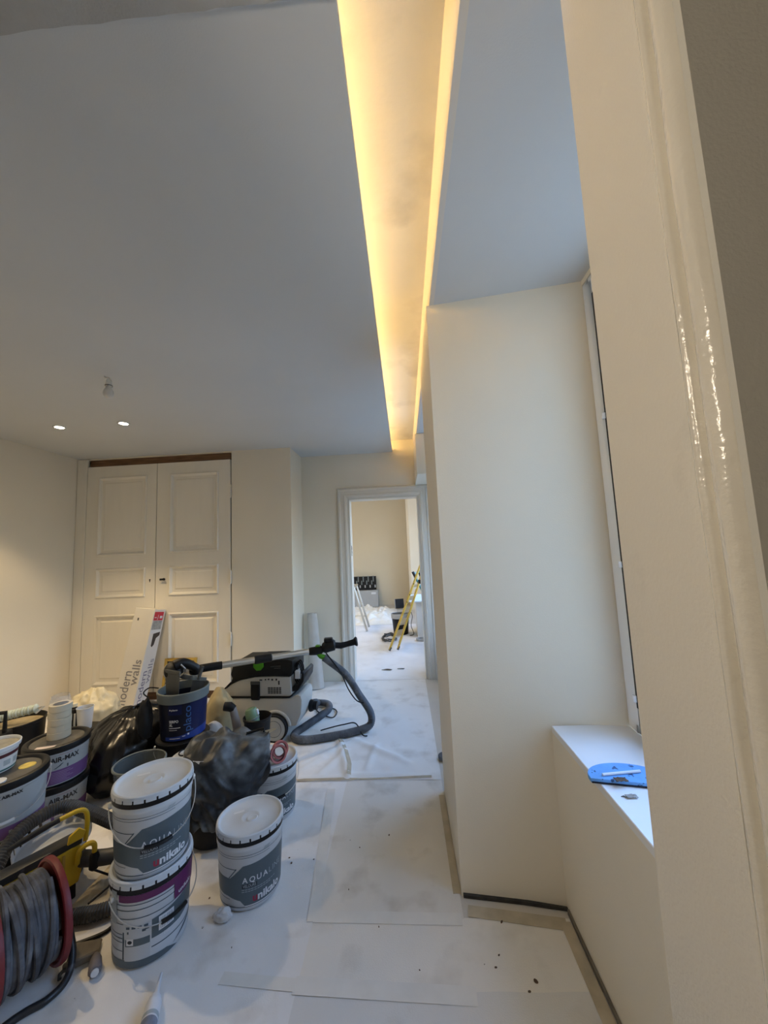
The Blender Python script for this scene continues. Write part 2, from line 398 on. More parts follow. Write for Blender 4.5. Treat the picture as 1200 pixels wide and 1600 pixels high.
# windows ------------------------------------------------------------
def window(n, X, y0, y1, z0, z1, label, hinges=()):
    t = thing('window_%d' % n, label, 'window', (X, 0, 0)); t['kind'] = 'structure'
    fr = .055
    f = MB()
    for (a0, a1, c0, c1) in ((y0, y0 + fr, z0, z1), (y1 - fr, y1, z0, z1), (y0 + fr, y1 - fr, z0, z0 + fr), (y0 + fr, y1 - fr, z1 - fr, z1)):
        f.box(-.01, .07, a0, a1, c0, c1)
    f.build('window_frame', M_pvc, t, bevel=.004)
    s = MB(); q = fr - .012; r = .064 if n == 1 else .05
    a0, a1, c0, c1 = y0 + q, y1 - q, z0 + q, z1 - q
    for (p0, p1, r0, r1) in ((a0, a0 + r, c0, c1), (a1 - r, a1, c0, c1), (a0 + r, a1 - r, c0, c0 + r), (a0 + r, a1 - r, c1 - r, c1)):
        s.box(-.028, .03, p0, p1, r0, r1)
    sh = s.build('window_sash', M_pvc, t, bevel=.004)
    g = MB(); g.box(-.0285, -.026, a1 - r - .014, a1 - r + .003, c0 + r, c1 - r); g.build('gasket', M_black, sh)
    g = MB(); g.box(.0, .006, a0 + r - .01, a1 - r + .01, c0 + r - .01, c1 - r + .01); g.build('pane', M_glass, t)
    for hz in hinges:
        h = MB(); h.lathe([(0, -.012), (.008, -.012), (.009, -.008), (.009, .008), (.008, .012), (0, .012)], 10, Matrix.Translation((-.030, a1 - r + .006, hz))); h.build('hinge_cap', M_pvc, t)
    return t
window(1, .868, .72, 1.636, .70, 2.58, 'tall white window in the near recess seen edge on', (1.94, 1.34, .84))
window(2, .90, 2.48, 3.98, .62, 2.17, 'white window hidden behind the pier lighting the hall floor')
window(3, 1.0, 4.98, 8.5, .72, 2.58, 'wide white window of the room beyond the doorway')
b = MB(); b.box(.563, .862, .60, 1.66, .668, .694)
struct('trim_4', b, M_sill, 'white window sill board in the near recess', 'window sill', bevel=.002)
b = MB(); b.box(.615, .90, 2.43, 4.39, .60, .62); struct('trim_5', b, M_sill, 'white sill board of the farther recess', 'window sill', bevel=.002)

# far doorway casing -------------------------------------------------
t = thing('door_3', 'white moulded casing of the open doorway in the far wall', 'doorway', (0, 4.40, 0)); t['kind'] = 'structure'
CP = [(0, 0), (.0, .012), (.018, .030), (.034, .030), (.040, .020), (.078, .020), (.084, .027), (.104, .027), (.112, .018), (.125, .014), (.125, 0)]  # across, proud
def casing(p0, p1, inward, name):
    """moulding strip from p0 to p1 (x,z), profile grows along 'inward'; mitred ends"""
    m_ = MB(); d = Vector((p1[0] - p0[0], p1[1] - p0[1])).normalized(); vs = []
    for (p, sgn) in ((p0, 1), (p1, -1)):
        for c, h in CP:
            k = (.125 - c)
            vs.append((p[0] + inward[0] * -k + d.x * -k * sgn * mit[0 if sgn == 1 else 1], -h, p[1] + inward[1] * -k + d.y * -k * sgn * mit[0 if sgn == 1 else 1]))
    n = len(CP); m_.add(vs, [(i, i + 1, n + i + 1, n + i) for i in range(n - 1)] + [tuple(range(n)), tuple(range(n, 2 * n))])
    m_.build(name, M_trim, t, smooth=25)
mit = (0, 1); casing((-.64, 0), (-.64, 2.075), (1, 0), 'casing')
mit = (1, 1); casing((-.64, 2.075), (.19, 2.075), (0, -1), 'casing')
mit = (0, 1); casing((.19, 0), (.19, 2.075), (-1, 0), 'casing')
b = MB(); b.box(-.64, -.622, -.004, .165, 0, 2.075); b.build('jamb_lining', M_trim, t, bevel=.002)
b = MB(); b.box(.172, .19, -.004, .165, 0, 2.075); b.build('jamb_lining', M_trim, t, bevel=.002)
b = MB(); b.box(-.622, .172, -.004, .165, 2.057, 2.075); b.build('head_lining', M_trim, t, bevel=.002)
b = MB(); b.box(-.6225, -.6195, .05, .075, 1.40, 1.52); b.box(-.6225, -.617, .055, .07, 1.43, 1.455); b.box(-.6225, -.617, .055, .07, 1.475, 1.50); b.build('strike_plate', M_dsteel, t)

# cupboard doors -----------------------------------------------------
def leaf(n, x0, x1, label, panels, keyhole=None, knob=None, hx=None):
    t = thing('door_%d' % n, label, 'door', (0, 3.962, 0)); t['kind'] = 'structure'
    z0, z1 = .09, 2.515
    b = MB()
    xs = [x0, panels[0][0], panels[0][1], x1]
    # stiles and rails
    px0 = min(p[0] for p in panels); px1 = max(p[1] for p in panels)
    b.box(x0, px0, 0, .035, z0, z1); b.box(px1, x1, 0, .035, z0, z1)
    zz = z0
    for p in sorted(panels, key=lambda q: q[2]):
        b.box(px0, px1, 0, .035, zz, p[2]); zz = p[3]
    b.box(px0, px1, 0, .035, zz, z1)
    b.build('leaf_frame', M_door, t, smooth=0)
    for p in panels:
        m_ = MB(); a0, a1, c0, c1 = px0, px1, p[2], p[3]
        steps = [(0, -.0005), (.004, -.010), (.012, -.013), (.022, -.006), (.030, .008), (.036, .012), (.060, .012), (.075, .003)]
        rings = []
        for (i, h) in steps: rings.append([(a0 + i, h, c0 + i), (a1 - i, h, c0 + i), (a1 - i, h, c1 - i), (a0 + i, h, c1 - i)])
        vs = [v for r_ in rings for v in r_]; fs = []
        for j in range(len(rings) - 1):
            for i in range(4): fs.append((j * 4 + i, j * 4 + (i + 1) % 4, (j + 1) * 4 + (i + 1) % 4, (j + 1) * 4 + i))
        k = (len(rings) - 1) * 4; fs.append((k, k + 1, k + 2, k + 3)); m_.add(vs, fs); m_.build('panel', M_door, t, smooth=0)
    if keyhole:
        k = MB(); k.lathe([(0, 0), (.008, 0), (.008, .002), (0, .002)], 12, Matrix.Translation((keyhole[0], 0, keyhole[1])) @ Matrix.Rotation(PI / 2, 4, 'X')); k.box(keyhole[0] - .004, keyhole[0] + .004, -.002, 0, keyhole[1] - .024, keyhole[1])
        k.build('keyhole', M_black, t)
    if knob:
        k = MB(); k.lathe([(0, 0), (.014, 0), (.014, .004), (.006, .006), (.006, .022), (0, .022)], 14, Matrix.Translation((knob[0], 0, knob[1])) @ Matrix.Rotation(PI / 2, 4, 'X'))
        k.box(knob[0] - .030, knob[0] + .028, -.030, -.018, knob[1] - .010, knob[1] + .010); k.build('latch_knob', M_black, t, bevel=.003)
    if hx:
        for hz in (2.16, 1.24, .60):
            k = MB(); k.lathe([(0, -.075), (.006, -.07), (.009, -.06), (.009, .06), (.006, .07), (0, .075)], 10, Matrix.Translation((hx, -.006, hz))); k.build('hinge', M_door, t)
leaf(1, -3.478, -2.684, 'left cream panelled cupboard leaf with a dark keyhole', [(-3.345, -2.79, 1.52, 2.39), (-3.345, -2.79, 1.07, 1.385), (-3.345, -2.79, .17, .89)], keyhole=(-2.74, 1.245))
leaf(2, -2.676, -1.858, 'right cream panelled cupboard leaf with a small black latch', [(-2.53, -1.985, 1.52, 2.39), (-2.53, -1.985, 1.07, 1.385), (-2.53, -1.985, .17, .89)], knob=(-2.585, 1.245), hx=-1.850)
b = MB(); b.box(-3.597, -3.482, 3.955, 3.985, 0, 2.60); struct('trim_6', b, M_door, 'cream side post between left wall and cupboard doors', 'trim', bevel=.003)
def gapf(u, v):
    x = -3.478 + u * 1.60; return (x, 3.968, 2.575 + .02 * v + (.012 * u if v > .5 else 0) + .004 * wob((x, v, 0), 9))
b = MB(); b.box(-3.48, -1.87, 4.00, 4.06, 2.50, 2.604); struct('trim_7', b, M_wood, 'bare brown wood strip in the gap above the cupboard', 'trim', smooth=0)
b = MB(); b.box(-3.48, -1.85, 4.0, 4.10, 0, .088); struct('baseboard_back', b, M_wood, 'dark brown plinth under the cupboard doors', 'skirting', smooth=0)

# LED strip, lamps --------------------------------------------------
b = MB(); b.box(-.300, -.288, .66, 4.36, CZ + .031, CZ + .045); o = b.build('led_strip', M_led, smooth=0); tag(o, 'warm led strip lying along the left lip of the cove', 'light')
def downlight(x, y, label, k=1.):
    t = thing('downlight', label, 'ceiling light', (x, y, CZ), 0, 'recessed downlights')
    b = MB(); b.lathe([(.032, -.001), (.034, -.006), (.044, -.005), (.047, 0)], 28); b.build('trim_ring', M_white, t)
    b = MB(); b.lathe([(0, -.003), (.033, -.003)], 28); b.build('lens', M_lamp, t)
    l = bpy.data.lights.new('downlight_beam', 'SPOT'); l.energy = SPOT * k; l.color = (1, .75, .44); l.spot_size = math.radians(84); l.spot_blend = .45; l.shadow_soft_size = .03
    o = bpy.data.objects.new('downlight_beam', l); C.objects.link(o); o.parent = t; o.location = (0, 0, -.012)
downlight(-2.876, 2.969, 'lit recessed downlight nearer the left wall')
downlight(-2.315, 2.975, 'lit recessed downlight farther right, above the cupboard')
def ceiling_lamp(x, y, z, en, label, col=(1, .80, .55)):
    t = thing('ceiling_lamp', label, 'ceiling light', (x, y, z))
    b = MB(); b.lathe([(0, 0), (.06, 0), (.062, -.02), (.02, -.03), (.02, -.05), (0, -.05)], 20); b.build('rose', M_white, t)
    b = MB(); b.lathe([(.02, -.05), (.035, -.075), (.055, -.11), (.05, -.145), (.025, -.165), (0, -.168)], 20); b.build('globe', emis('lamp_globe', col, 6.), t)
    l = bpy.data.lights.new('lamp_light', 'POINT'); l.energy = en; l.color = col; l.shadow_soft_size = .07
    o = bpy.data.objects.new('lamp_light', l); C.objects.link(o); o.parent = t; o.location = (0, 0, -.26)
downlight(-2.35, 1.80, 'added fill downlight over the black bin bag, outside the view', 1.15)  # extra lamp out of view, added to raise the warm ambient light
t = thing('fill_light', 'added tripod fill light in the room behind the viewpoint, outside the view', 'fill light', (-1.15, .02, .012))  # unseen fill, added to brighten the jamb and the pier
b = MB(); b.tube([(0, 0, .25), (0, 0, 1.95)], .012, 10)
for k in range(3): b.tube([(0, 0, .40), (.22 * math.cos(k * 2.1 + 2), .16 * math.sin(k * 2.1 + 2), 0)], .009, 8)
b.build('tripod', M_black, t)
b = MB(); b.box(-.04, .0, -.11, .11, 1.95, 2.10); b.build('lamp_head', M_yel, t, bevel=.008)
b = MB(); b.box(.0, .004, -.095, .095, 1.965, 2.085); b.build('lens', emis('fill_light_lens', (1, .80, .55), 8.), t)
l = bpy.data.lights.new('fill_light_beam', 'SPOT'); l.energy = JAMB_FILL; l.color = (1, .85, .66); l.spot_size = math.radians(110); l.spot_blend = .6; l.shadow_soft_size = .09
o = bpy.data.objects.new('fill_light_beam', l); C.objects.link(o); o.parent = t; o.location = (.05, 0, 2.025); o.rotation_euler = Vector((-.90, -.36, .28)).to_track_quat('Z', 'Y').to_euler()
ceiling_lamp(-1.9, 7.2, 2.9, FARLAMP, 'globe ceiling lamp in the room beyond the doorway')
ceiling_lamp(.6, -1.7, CZ - .012, 7.0, 'added globe fill lamp behind the viewpoint', (1, .88, .74))  # unseen lamp added to lift the dark wall face beyond the jamb
t = thing('bulb_holder', 'bare unlit bulb in a white holder hanging from the ceiling', 'lamp', (-1.80, 2.18, CZ))
b = MB(); b.tube([(-.03, 0, -.002), (-.02, 0, -.012), (0, 0, -.014), (.012, 0, -.03)], .0035, 6); b.build('flex', M_trim, t)
b = MB(); b.lathe([(0, -.026), (.012, -.026), (.016, -.034), (.016, -.055), (.020, -.058), (.020, -.066), (0, -.066)], 16); b.build('socket', M_trim, t)
b = MB(); b.lathe([(.0205, -.064), (.0215, -.066), (.0205, -.069)], 16); b.build('socket_ring', M_dsteel, t)
b = MB(); b.lathe([(.013, -.066), (.016, -.08), (.026, -.098), (.030, -.115), (.026, -.132), (.014, -.143), (0, -.146)], 20); b.build('bulb', M_frost, t)

# ================================================================== FLOOR COVERS
def sheet(x0, x1, y0, y1, z, m, label, nu, nv, amp, fold=None, cat='drop cloth'):
    def fn(u, v):
        x = x0 + u * (x1 - x0); y = y0 + v * (y1 - y0)
        ex = .006 * wob((x, y, 1), 5)
        h = amp * (.5 + .5 * wob((x, y, 0), 2.2)) + amp * .6 * abs(wob((x, y, 2), 5))
        if fold: h += fold(x, y)
        return (x + (ex if 0 < u < 1 else 0), y + (ex if v in (0, 1) else 0), z + max(h, 0))
    b = MB(); b.grid(fn, nu, nv); o = b.build('floor_sheet', m, smooth=180); tag(o, label, cat)
    return o
def seg_d(p, a, b_):
    a = Vector(a); b_ = Vector(b_); p = Vector(p); t = max(0, min(1, (p - a).dot(b_ - a) / (b_ - a).length_squared)); return (p - a - (b_ - a) * t).length
WR = [((-.60, 3.15), (-.44, 2.58), .016, .018), ((-.44, 2.60), (.10, 2.56), .010, .015), ((-.78, 2.72), (-.46, 3.05), .012, .02), ((-.35, 2.95), (-.12, 2.78), .012, .02), ((-.32, 2.66), (-.28, 2.98), .010, .014), ((-.62, 2.62), (-.50, 2.9), .010, .016), ((-.78, 2.62), (-.65, 2.8), .010, .016), ((-.45, 3.05), (-.05, 2.72), .009, .018), ((-.75, 2.56), (-.44, 2.57), .010, .015)]
def wrink(x, y):
    h = 0
    for a, c, A, W in WR: h += .95 * A * math.exp(-(seg_d((x, y), a, c) / (W * 1.5)) ** 2)
    if y > 2.56: h += .010 * max(0, wob((x * 1.4 + y, y * .7 - x, 5), 4.5, 2)) * math.exp(-((y - 2.75) / .28) ** 2)
    return h
sheet(-3.55, .160, 2.53, 4.39, .002, M_cl[0], 'white wrinkled drop cloth covering the floor before the far doorway', 260, 130, .003, wrink)
sheet(-3.55, -.43, .2, 2.54, .001, M_cl[2], 'white fleece sheet on the floor under the paint buckets', 100, 80, .002)
sheet(-.435, .158, 1.63, 2.55, .0016, M_cl[1], 'greyish dirty fleece sheet on the floor beside the pier', 50, 70, .002)
sheet(-.43, .560, 1.385, 1.635, .0012, M_cl[3], 'pale fleece sheet strip on the floor below the pier', 60, 24, .002)
sheet(-.43, .562, .2, 1.39, .0015, M_cl[4], 'grey white fleece sheet nearest the viewpoint', 60, 50, .0018)
sheet(-3.6, .29, 4.40, 7.62, .002, cloth_mat('fleece_sheet_far', (.80, .78, .75), .22), 'white fleece sheet on the floor just through the doorway', 70, 60, .002)
def floor_strip(pts, wd, z, m, label, follow=False):
    P = [Vector((*p, 0)) for p in pts]; b = MB(); n = 14; L_ = []
    path = resample(P, .06)
    vs = []
    for i, p in enumerate(path):
        d = (path[min(i + 1, len(path) - 1)] - path[max(i - 1, 0)]).normalized(); q = Vector((-d.y, d.x, 0)) * wd / 2
        for s_ in (-1, 1): vs.append(p + q * s_ + Vector((0, 0, z + (wrink((p + q * s_).x, (p + q * s_).y) + .0025 if follow else 0) + .0007 * (1 + wob(p, 9)))))
    b.add(vs, [(2 * i, 2 * i + 2, 2 * i + 3, 2 * i + 1) for i in range(len(path) - 1)])
    o = b.build('floor_strip', m, smooth=0, solid=.0006); tag(o, label, 'tape')
M_tapes = mat('sheet_seam_tape', (.75, .72, .66), .75, var=.04, vscale=14)
floor_strip([(-.52, 2.45), (-.43, 1.62)], .05, .0040, M_tapes, 'pale tape running along the long floor sheet seam')
floor_strip([(-.44, 1.40), (.16, 1.375)], .055, .0040, M_tapes, 'pale tape across the nearest floor sheet seam')
floor_strip([(-.43, 1.64), (.15, 1.63)], .05, .0040, M_tapes, 'pale tape across the floor level with the pier corner')
floor_strip([(-.70, 1.42), (-.43, 1.40), (-.30, 1.39)], .04, .0040, M_tapes, 'short pale tape between the caulk tube and the lone bucket')
floor_strip([(.145, 2.38), (.147, 1.74)], .032, .0040, M_tape_shade, 'brownish tape along the foot of the pier')
floor_strip([(.18, 1.665), (.54, 1.61)], .05, .0040, M_tape_shade, 'dirty tape in front of the dark slot under the pier')
floor_strip([(.538, 1.62), (.540, .9)], .040, .0040, M_tape_shade, 'brownish tape along the wall under the window')
b = MB(); b.prism([(.172, 1.722), (.40, 1.692), (.568, 1.664), (.568, 1.672), (.35, 1.715), (.172, 1.738)], .002, .0135); struct('trim_8', b, M_dark, 'dark open slot along the bottom of the pier', 'trim', smooth=0)
b = MB(); b.box(.562, .569, .72, 1.655, .0, .018); struct('trim_9', b, M_dust, 'thin dirty gap at the foot of the wall under the window', 'trim', smooth=0)
floor_strip([(-.588, 3.10), (-.50, 2.90), (-.445, 2.72), (-.428, 2.57)], .026, .003, M_tape_shade, 'brownish tape running down the wrinkled drop cloth towards its near edge', True)
floor_strip([(-.95, 2.535), (-.43, 2.545), (.10, 2.55)], .016, .003, M_tape_shade, 'narrow brownish strip painting the shadow along the near edge of the wrinkled drop cloth', True)  # no tape here: the strip paints the shade at the sheet edge
# stray flecks of dirt
FL = [(-.62, 1.93, .008, 'right of the lone bucket, nearer it'), (-.60, 1.90, .010, 'right of the lone bucket, just below its neighbour'), (-.50, 1.92, .006, 'in the middle of the pale lane left of the long tape'), (-.64, 1.75, .008, 'touching the right foot of the lone bucket'), (-.29, 1.99, .005, 'on the greyish sheet near its centre'), (-.15, 2.07, .009, 'on the greyish sheet towards the pier, the biggest there'), (-.31, 1.76, .005, 'on the greyish sheet near its front left'), (.36, 1.42, .013, 'the largest one in the right foreground below the pier'), (.33, 1.39, .009, 'just left below the largest foreground one'), (.30, 1.62, .010, 'under the dark slot of the pier'), (.26, 1.50, .006, 'midway below the pier, upper of two'), (.24, 1.46, .007, 'midway below the pier, lower of two'), (-.17, 1.60, .005, 'on the cross tape level with the pier corner'), (-.02, 1.45, .004, 'tiny, centre foreground'), (-.90, 1.72, .006, 'between the stack and the lone bucket'), (-.71, 1.52, .004, 'below the plaster lump')]
for i, (x, y, s_, wh) in enumerate(FL):
    b = MB(); n = 7; pts = [((1 + .5 * random.random()) * s_ * math.cos(k * 2 * PI / n) * .5, (1 + .5 * random.random()) * s_ * .32 * math.sin(k * 2 * PI / n)) for k in range(n)]
    b.prism(pts, 0, .002, Matrix.Rotation(random.random() * 3, 4, 'Z')); o = b.build('dirt_fleck', M_brown, loc=(x, y, .0035))
    tag(o, 'dark fleck of dirt ' + wh, 'debris', 'dirt flecks on the floor sheets')
b = MB(); b.prism([(-.05, 0), (.06, -.02), (.08, .0), (.02, .03)], 0, .003); o = b.build('paper_scrap', M_dsteel, loc=(-.30, 4.75, .009)); tag(o, 'grey scrap of paper lying on the doorway threshold', 'scrap')
b = MB(); b.prism([(-.04, 0), (.04, -.01), (.05, .01), (-.03, .015)], 0, .003); o = b.build('paper_scrap', M_dsteel, loc=(-.12, 4.77, .009)); tag(o, 'smaller dark scrap right of the other on the threshold', 'scrap')
b = MB(); b.lathe([(0, 0), (.042, 0), (.045, .005), (.045, .02), (.042, .024), (.02, .024), (.018, .01), (0, .01)], 26); o = b.build('tape_roll', M_hose, loc=(.205, 2.76, .008)); tag(o, 'grey tape roll on the floor peeking out behind the pier', 'tape roll')

# ================================================================== BUCKETS
def ring_handle(t, R, zt, drop, a0, sw, wire_m=M_steel, grip=True, gm=M_black, gl=.055, off=.008):
    """wire bail hanging against the bucket side; a0 = direction it hangs, pivots at a0 +- 90deg"""
    pts = []
    for i in range(33):
        u = -1 + i / 16; t_ = a0 + u * PI / 2; z = zt - drop * (1 - abs(u) ** 2.2)
        r = R + off + .006 * (1 - u * u); pts.append((r * math.cos(t_), r * math.sin(t_), z))
    b = MB(); b.tube(pts, .0019, 6); w_ = b.build('handle', wire_m, t)
    if grip:
        k = int(gl / (R * PI) * 32 / 2 + 1); b = MB(); b.tube(pts[16 - k:17 + k], .0075, 8); b.build('handle_grip', gm, w_)
    for s_ in (-1, 1):
        b = MB(); T = Matrix.Rotation(a0 + s_ * PI / 2, 4, 'Z') @ Matrix.Translation((R - .002, 0, zt)) @ Matrix.Rotation(PI / 2, 4, 'Y')
        b.lathe([(0, .012), (.008, .012), (.012, .008), (.012, 0)], 12, T); b.build('handle_boss', M_steel, t)

R0, R1, BH = .124, .1375, .268
def brad(z): return R0 + (R1 - R0) * z / BH
tab_mesh = [None]
def pail_base(t, lid=True, bm_=M_body, sunk=False):
    b = MB(); b.lathe([(0, .004), (R0 - .012, 0), (R0 - .004, .002), (R0, .008), (brad(.04), .04), (brad(.225), .225), (brad(.232) + .002, .229), (brad(.24) + .002, .238), (brad(.245), .243), (R1, BH)] + ([(R1 - .003, BH), (R0 - .006, .02)] if not lid else []), 56)
    b.build('body', bm_, t)
    if not lid: return
    l = MB()
    l.lathe([(.0, .279), (.030, .279), (.034, .2815), (.040, .2815), (.044, .279), (.119, .279), (.126, .283), (.130, .290), (.135, .2915), (.1395, .289), (.1405, .284), (.1405, .279), (.137, .276)], 56)
    l.lathe([(.0, .2815), (.011, .2815), (.016, .2835), (.020, .2835), (.023, .281), (.025, .279)], 24, Matrix.Translation((.012, -.01, .001)))
    lo = l.build('lid', M_lid, t)
    g = MB(); g.lathe([(.1365, .249), (.1392, .250), (.1392, .279), (.137, .2795)], 56); g.build('lid_gap_band', M_black, t)
    for k in range(22):
        a_ = 2 * PI * k / 22 + .1; b = MB()
        if tab_mesh[0] is None:
            n = 5; vs = []
            for i in range(n + 1):
                q = -.119 + .238 * i / n
                for (r, z) in ((.1388, .269), (.1415, .268), (.1420, .273), (.1412, .2805), (.1388, .2805)): vs.append((r * math.cos(q), r * math.sin(q), z))
            fs = [(i * 5 + j, i * 5 + (j + 1) % 5, (i + 1) * 5 + (j + 1) % 5, (i + 1) * 5 + j) for i in range(n) for j in range(5)] + [(0, 1, 2, 3, 4), tuple(n * 5 + j for j in (4, 3, 2, 1, 0))]
            b.add(vs, fs); o = b.build('lid_tab', M_lid, lo); tab_mesh[0] = o
        else:
            o = tab_mesh[0].copy(); C.objects.link(o); o.parent = lo
        o.rotation_euler = (0, 0, a_)
    s = MB(); s.box(-.065, -.02, .050, .064, .2792, .2798, Matrix.Rotation(.5, 4, 'Z')); s.build('lid_sticker', M_prt, lo)

def aqua_pail(loc, facing, label, group, handle=True, hdrop=.10, hdir=None):
    t = thing('paint_bucket', label, 'bucket', loc, 0, group)
    pail_base(t)
    A = facing
    hexa = [(-.115, .120), (-.100, .108), (-.100, .062), (-.078, .044), (-.052, .044), (-.034, .024), (.30, .024), (.30, .192), (.035, .192), (-.045, .176), (-.075, .142), (-.105, .142), (-.13, .128), (-.36, .128), (-.36, .060), (-.13, .060)]
    wrap(poly2d([(-.060, .176), (.055, .186), (.34, .186), (.34, .024), (-.052, .024), (-.070, .044), (-.125, .058), (-.33, .058), (-.33, .128), (-.115, .128), (-.100, .140)]), 'label', M_lab, t, brad, A)
    # thin outline stripes
    ln = []
    for z0, z1, x0, x1 in ((.205, .2065, -.40, .05), (.163, .1655, -.40, -.09), (.0175, .0205, -.42, .42), (.046, .048, -.33, -.115), (.214, .2155, -.42, .42)): ln.append(rect2d(x0, x1, z0, z1))
    ln.append(poly2d([(-.118, .128), (-.085, .1655), (-.088, .1675), (-.122, .129)]))
    wrap(join2d(*ln), 'label_stripes', M_line, t, brad, A)
    wrap(poly2d([(.02, .2165), (.045, .2165), (.062, .2345), (.037, .2345)]), 'label_flash', M_prt2, t, brad, A)
    wrap(rect2d(-.052, .30, .0195, .0235), 'label_edge', M_prt, t, brad, A, .0008)
    g = text2d('AQUA', .0285, .0004); g = (g[0], g[1]); x1 = max(v[0] for v in g[0])
    def spread(word, size, x, z, bold, adv, m, nm, w_=None):
        gs = []
        for ch in word:
            q = text2d(ch, size, bold); xs = [v[0] for v in q[0]]; wch = max(xs) - min(xs)
            gs.append(shift2d(q, x - min(xs), z)); x += wch + adv
        wrap(join2d(*gs), nm, m, t, brad, A, .0011, .005); return x
    x = spread('AQUA', .0300, -.062, .110, .0004, .0065, M_prt, 'lettering')
    spread('LINE', .0310, x, .110, -.0003, .0065, M_prt2, 'lettering')
    wrap(rect2d(-.063, -.004, .090, .105), 'name_bar', M_blackp, t, brad, A, .0009)
    q = text2d('VELOURS', .0155, .0002, width=.052); wrap(shift2d(q, -.060, .0925), 'lettering', M_prt2, t, brad, A, .0013, .005)
    fine = [rect2d(-.064 + i * .012 + (.001 if i % 3 else 0), -.064 + i * .012 + .010, z, z + .0022) for z, n in ((.083, 12), (.0755, 10)) for i in range(n)]
    wrap(join2d(*fine), 'fine_print', M_prt2, t, brad, A, .0009)
    q = text2d('u', .040, .0016); ux = max(v[0] for v in q[0]); wrap(shift2d(q, -.022, .034), 'lettering', M_red, t, brad, A, .0011, .005)
    q = text2d('nikalo', .040, .0013, width=.104); wrap(shift2d(q, -.022 + ux + .002, .034), 'lettering', M_prt, t, brad, A, .0011, .005)
    if handle: ring_handle(t, .1385, .236, hdrop, hdir if hdir is not None else A, 0)
    return t
aqua_pail((-.742, 1.775, .0075), math.radians(-55), 'white paint bucket with slate label standing alone before the stack', None, handle=False)
def stack_face(x, y): return math.atan2(-y, -x)
top = aqua_pail((-1.045, 1.562, .2905), math.radians(-46), 'white paint bucket with slate label and wire handle on top of another', None, hdrop=.115, hdir=math.radians(-50))
aqua_pail((-.818, 2.262, .0075), math.radians(-56), 'white paint bucket behind the sack with a pink tape roll on its lid', None, hdrop=.095, hdir=math.radians(-62))

# lower bucket of the stack: purple banded
t = thing('paint_bucket', 'paint bucket with purple band at the bottom of the two bucket stack', 'bucket', (-1.045, 1.562, .006), 0)
pail_base(t); A = math.radians(-56)
wrap(rect2d(-.115, .22, .226, .250), 'label_band', M_purple, t, lambda z: brad(z) + .0022, A)
wrap(rect2d(.075, .22, .172, .228), 'label_flag', M_purple, t, lambda z: brad(z) + .0022, A, .0008)
q = text2d('unikalo', .020, .0003, width=.066); wrap(shift2d(q, .092, .182), 'lettering', M_prt, t, lambda z: brad(z) + .0022, A, .0016, .005)
ln = [rect2d(-.40, .40, z, z + .0028) for z in (.214, .196, .168)] + [rect2d(.0, .30, .056, .060), poly2d([(.07, .020), (.20, .060), (.20, .072), (.12, .046)]), rect2d(-.22, -.095, .150, .1525), rect2d(-.22, -.098, .1165, .119), rect2d(-.22, -.098, .103, .1055), rect2d(-.22, -.098, .090, .0925), rect2d(-.22, -.098, .061, .0635), rect2d(-.097, -.091, .035, .125)]
wrap(join2d(*ln), 'label_stripes', M_line, t, brad, A)
wrap(poly2d([(0, .086), (.10, .086), (.16, .10), (.30, .10), (.30, .168), (.12, .168), (.0, .150)]), 'label_panel', M_lab, t, brad, A, .0007)
wrap(rect2d(.022, .074, .100, .148), 'barcode_patch', M_prt, t, brad, A, .001)
wrap(join2d(*[rect2d(.028 + k * .0052, .028 + k * .0052 + (.0030 if k % 3 else .0018), .104, .142) for k in range(8)]), 'barcode_bars', M_prt2, t, brad, A, .0013)
q = text2d('16L', .0155, .0003); wrap(shift2d(q, .038, .0765), 'lettering', M_prt, t, brad, A, .0014, .004)
wrap(rect2d(-.088, -.004, .030, .147), 'hazard_panel', mat('pale_label', (.50, .53, .56), .5), t, brad, A, .0008)
wrap(rect2d(-.086, -.005, .078, .102), 'hazard_band', M_lab, t, brad, A, .0011)
wrap(rect2d(-.082, -.058, .082, .1045), 'hazard_icon', M_prt, t, brad, A, .0014)
wrap(([(-.070 + .008 * math.cos(k * PI / 8), .093 + .006 * math.sin(k * PI / 8)) for k in range(16)], [list(range(16))]), 'hazard_mark', M_blackp, t, brad, A, .0017)
wrap(join2d(*[rect2d(-.084 + k * .020, -.084 + k * .020 + .013, .136, .144) for k in range(4)] + [rect2d(-.080, -.074, .120, .128), rect2d(-.030, -.018, .122, .130), rect2d(-.020, -.008, .126, .133)]), 'hazard_symbols', M_line, t, brad, A, .0012)
wrap(poly2d([(-.42, .006), (.09, .006), (.05, .026), (-.06, .034), (-.42, .028)]), 'base_band', M_lab, t, brad, A, .0007)
wrap(join2d(rect2d(-.155, -.125, .15, .26)), 'seal_strip', M_prt2, t, lambda z: brad(z) + .002, A, .001)
ring_handle(t, .1385, .228, .088, math.radians(-28), 0, off=.012)

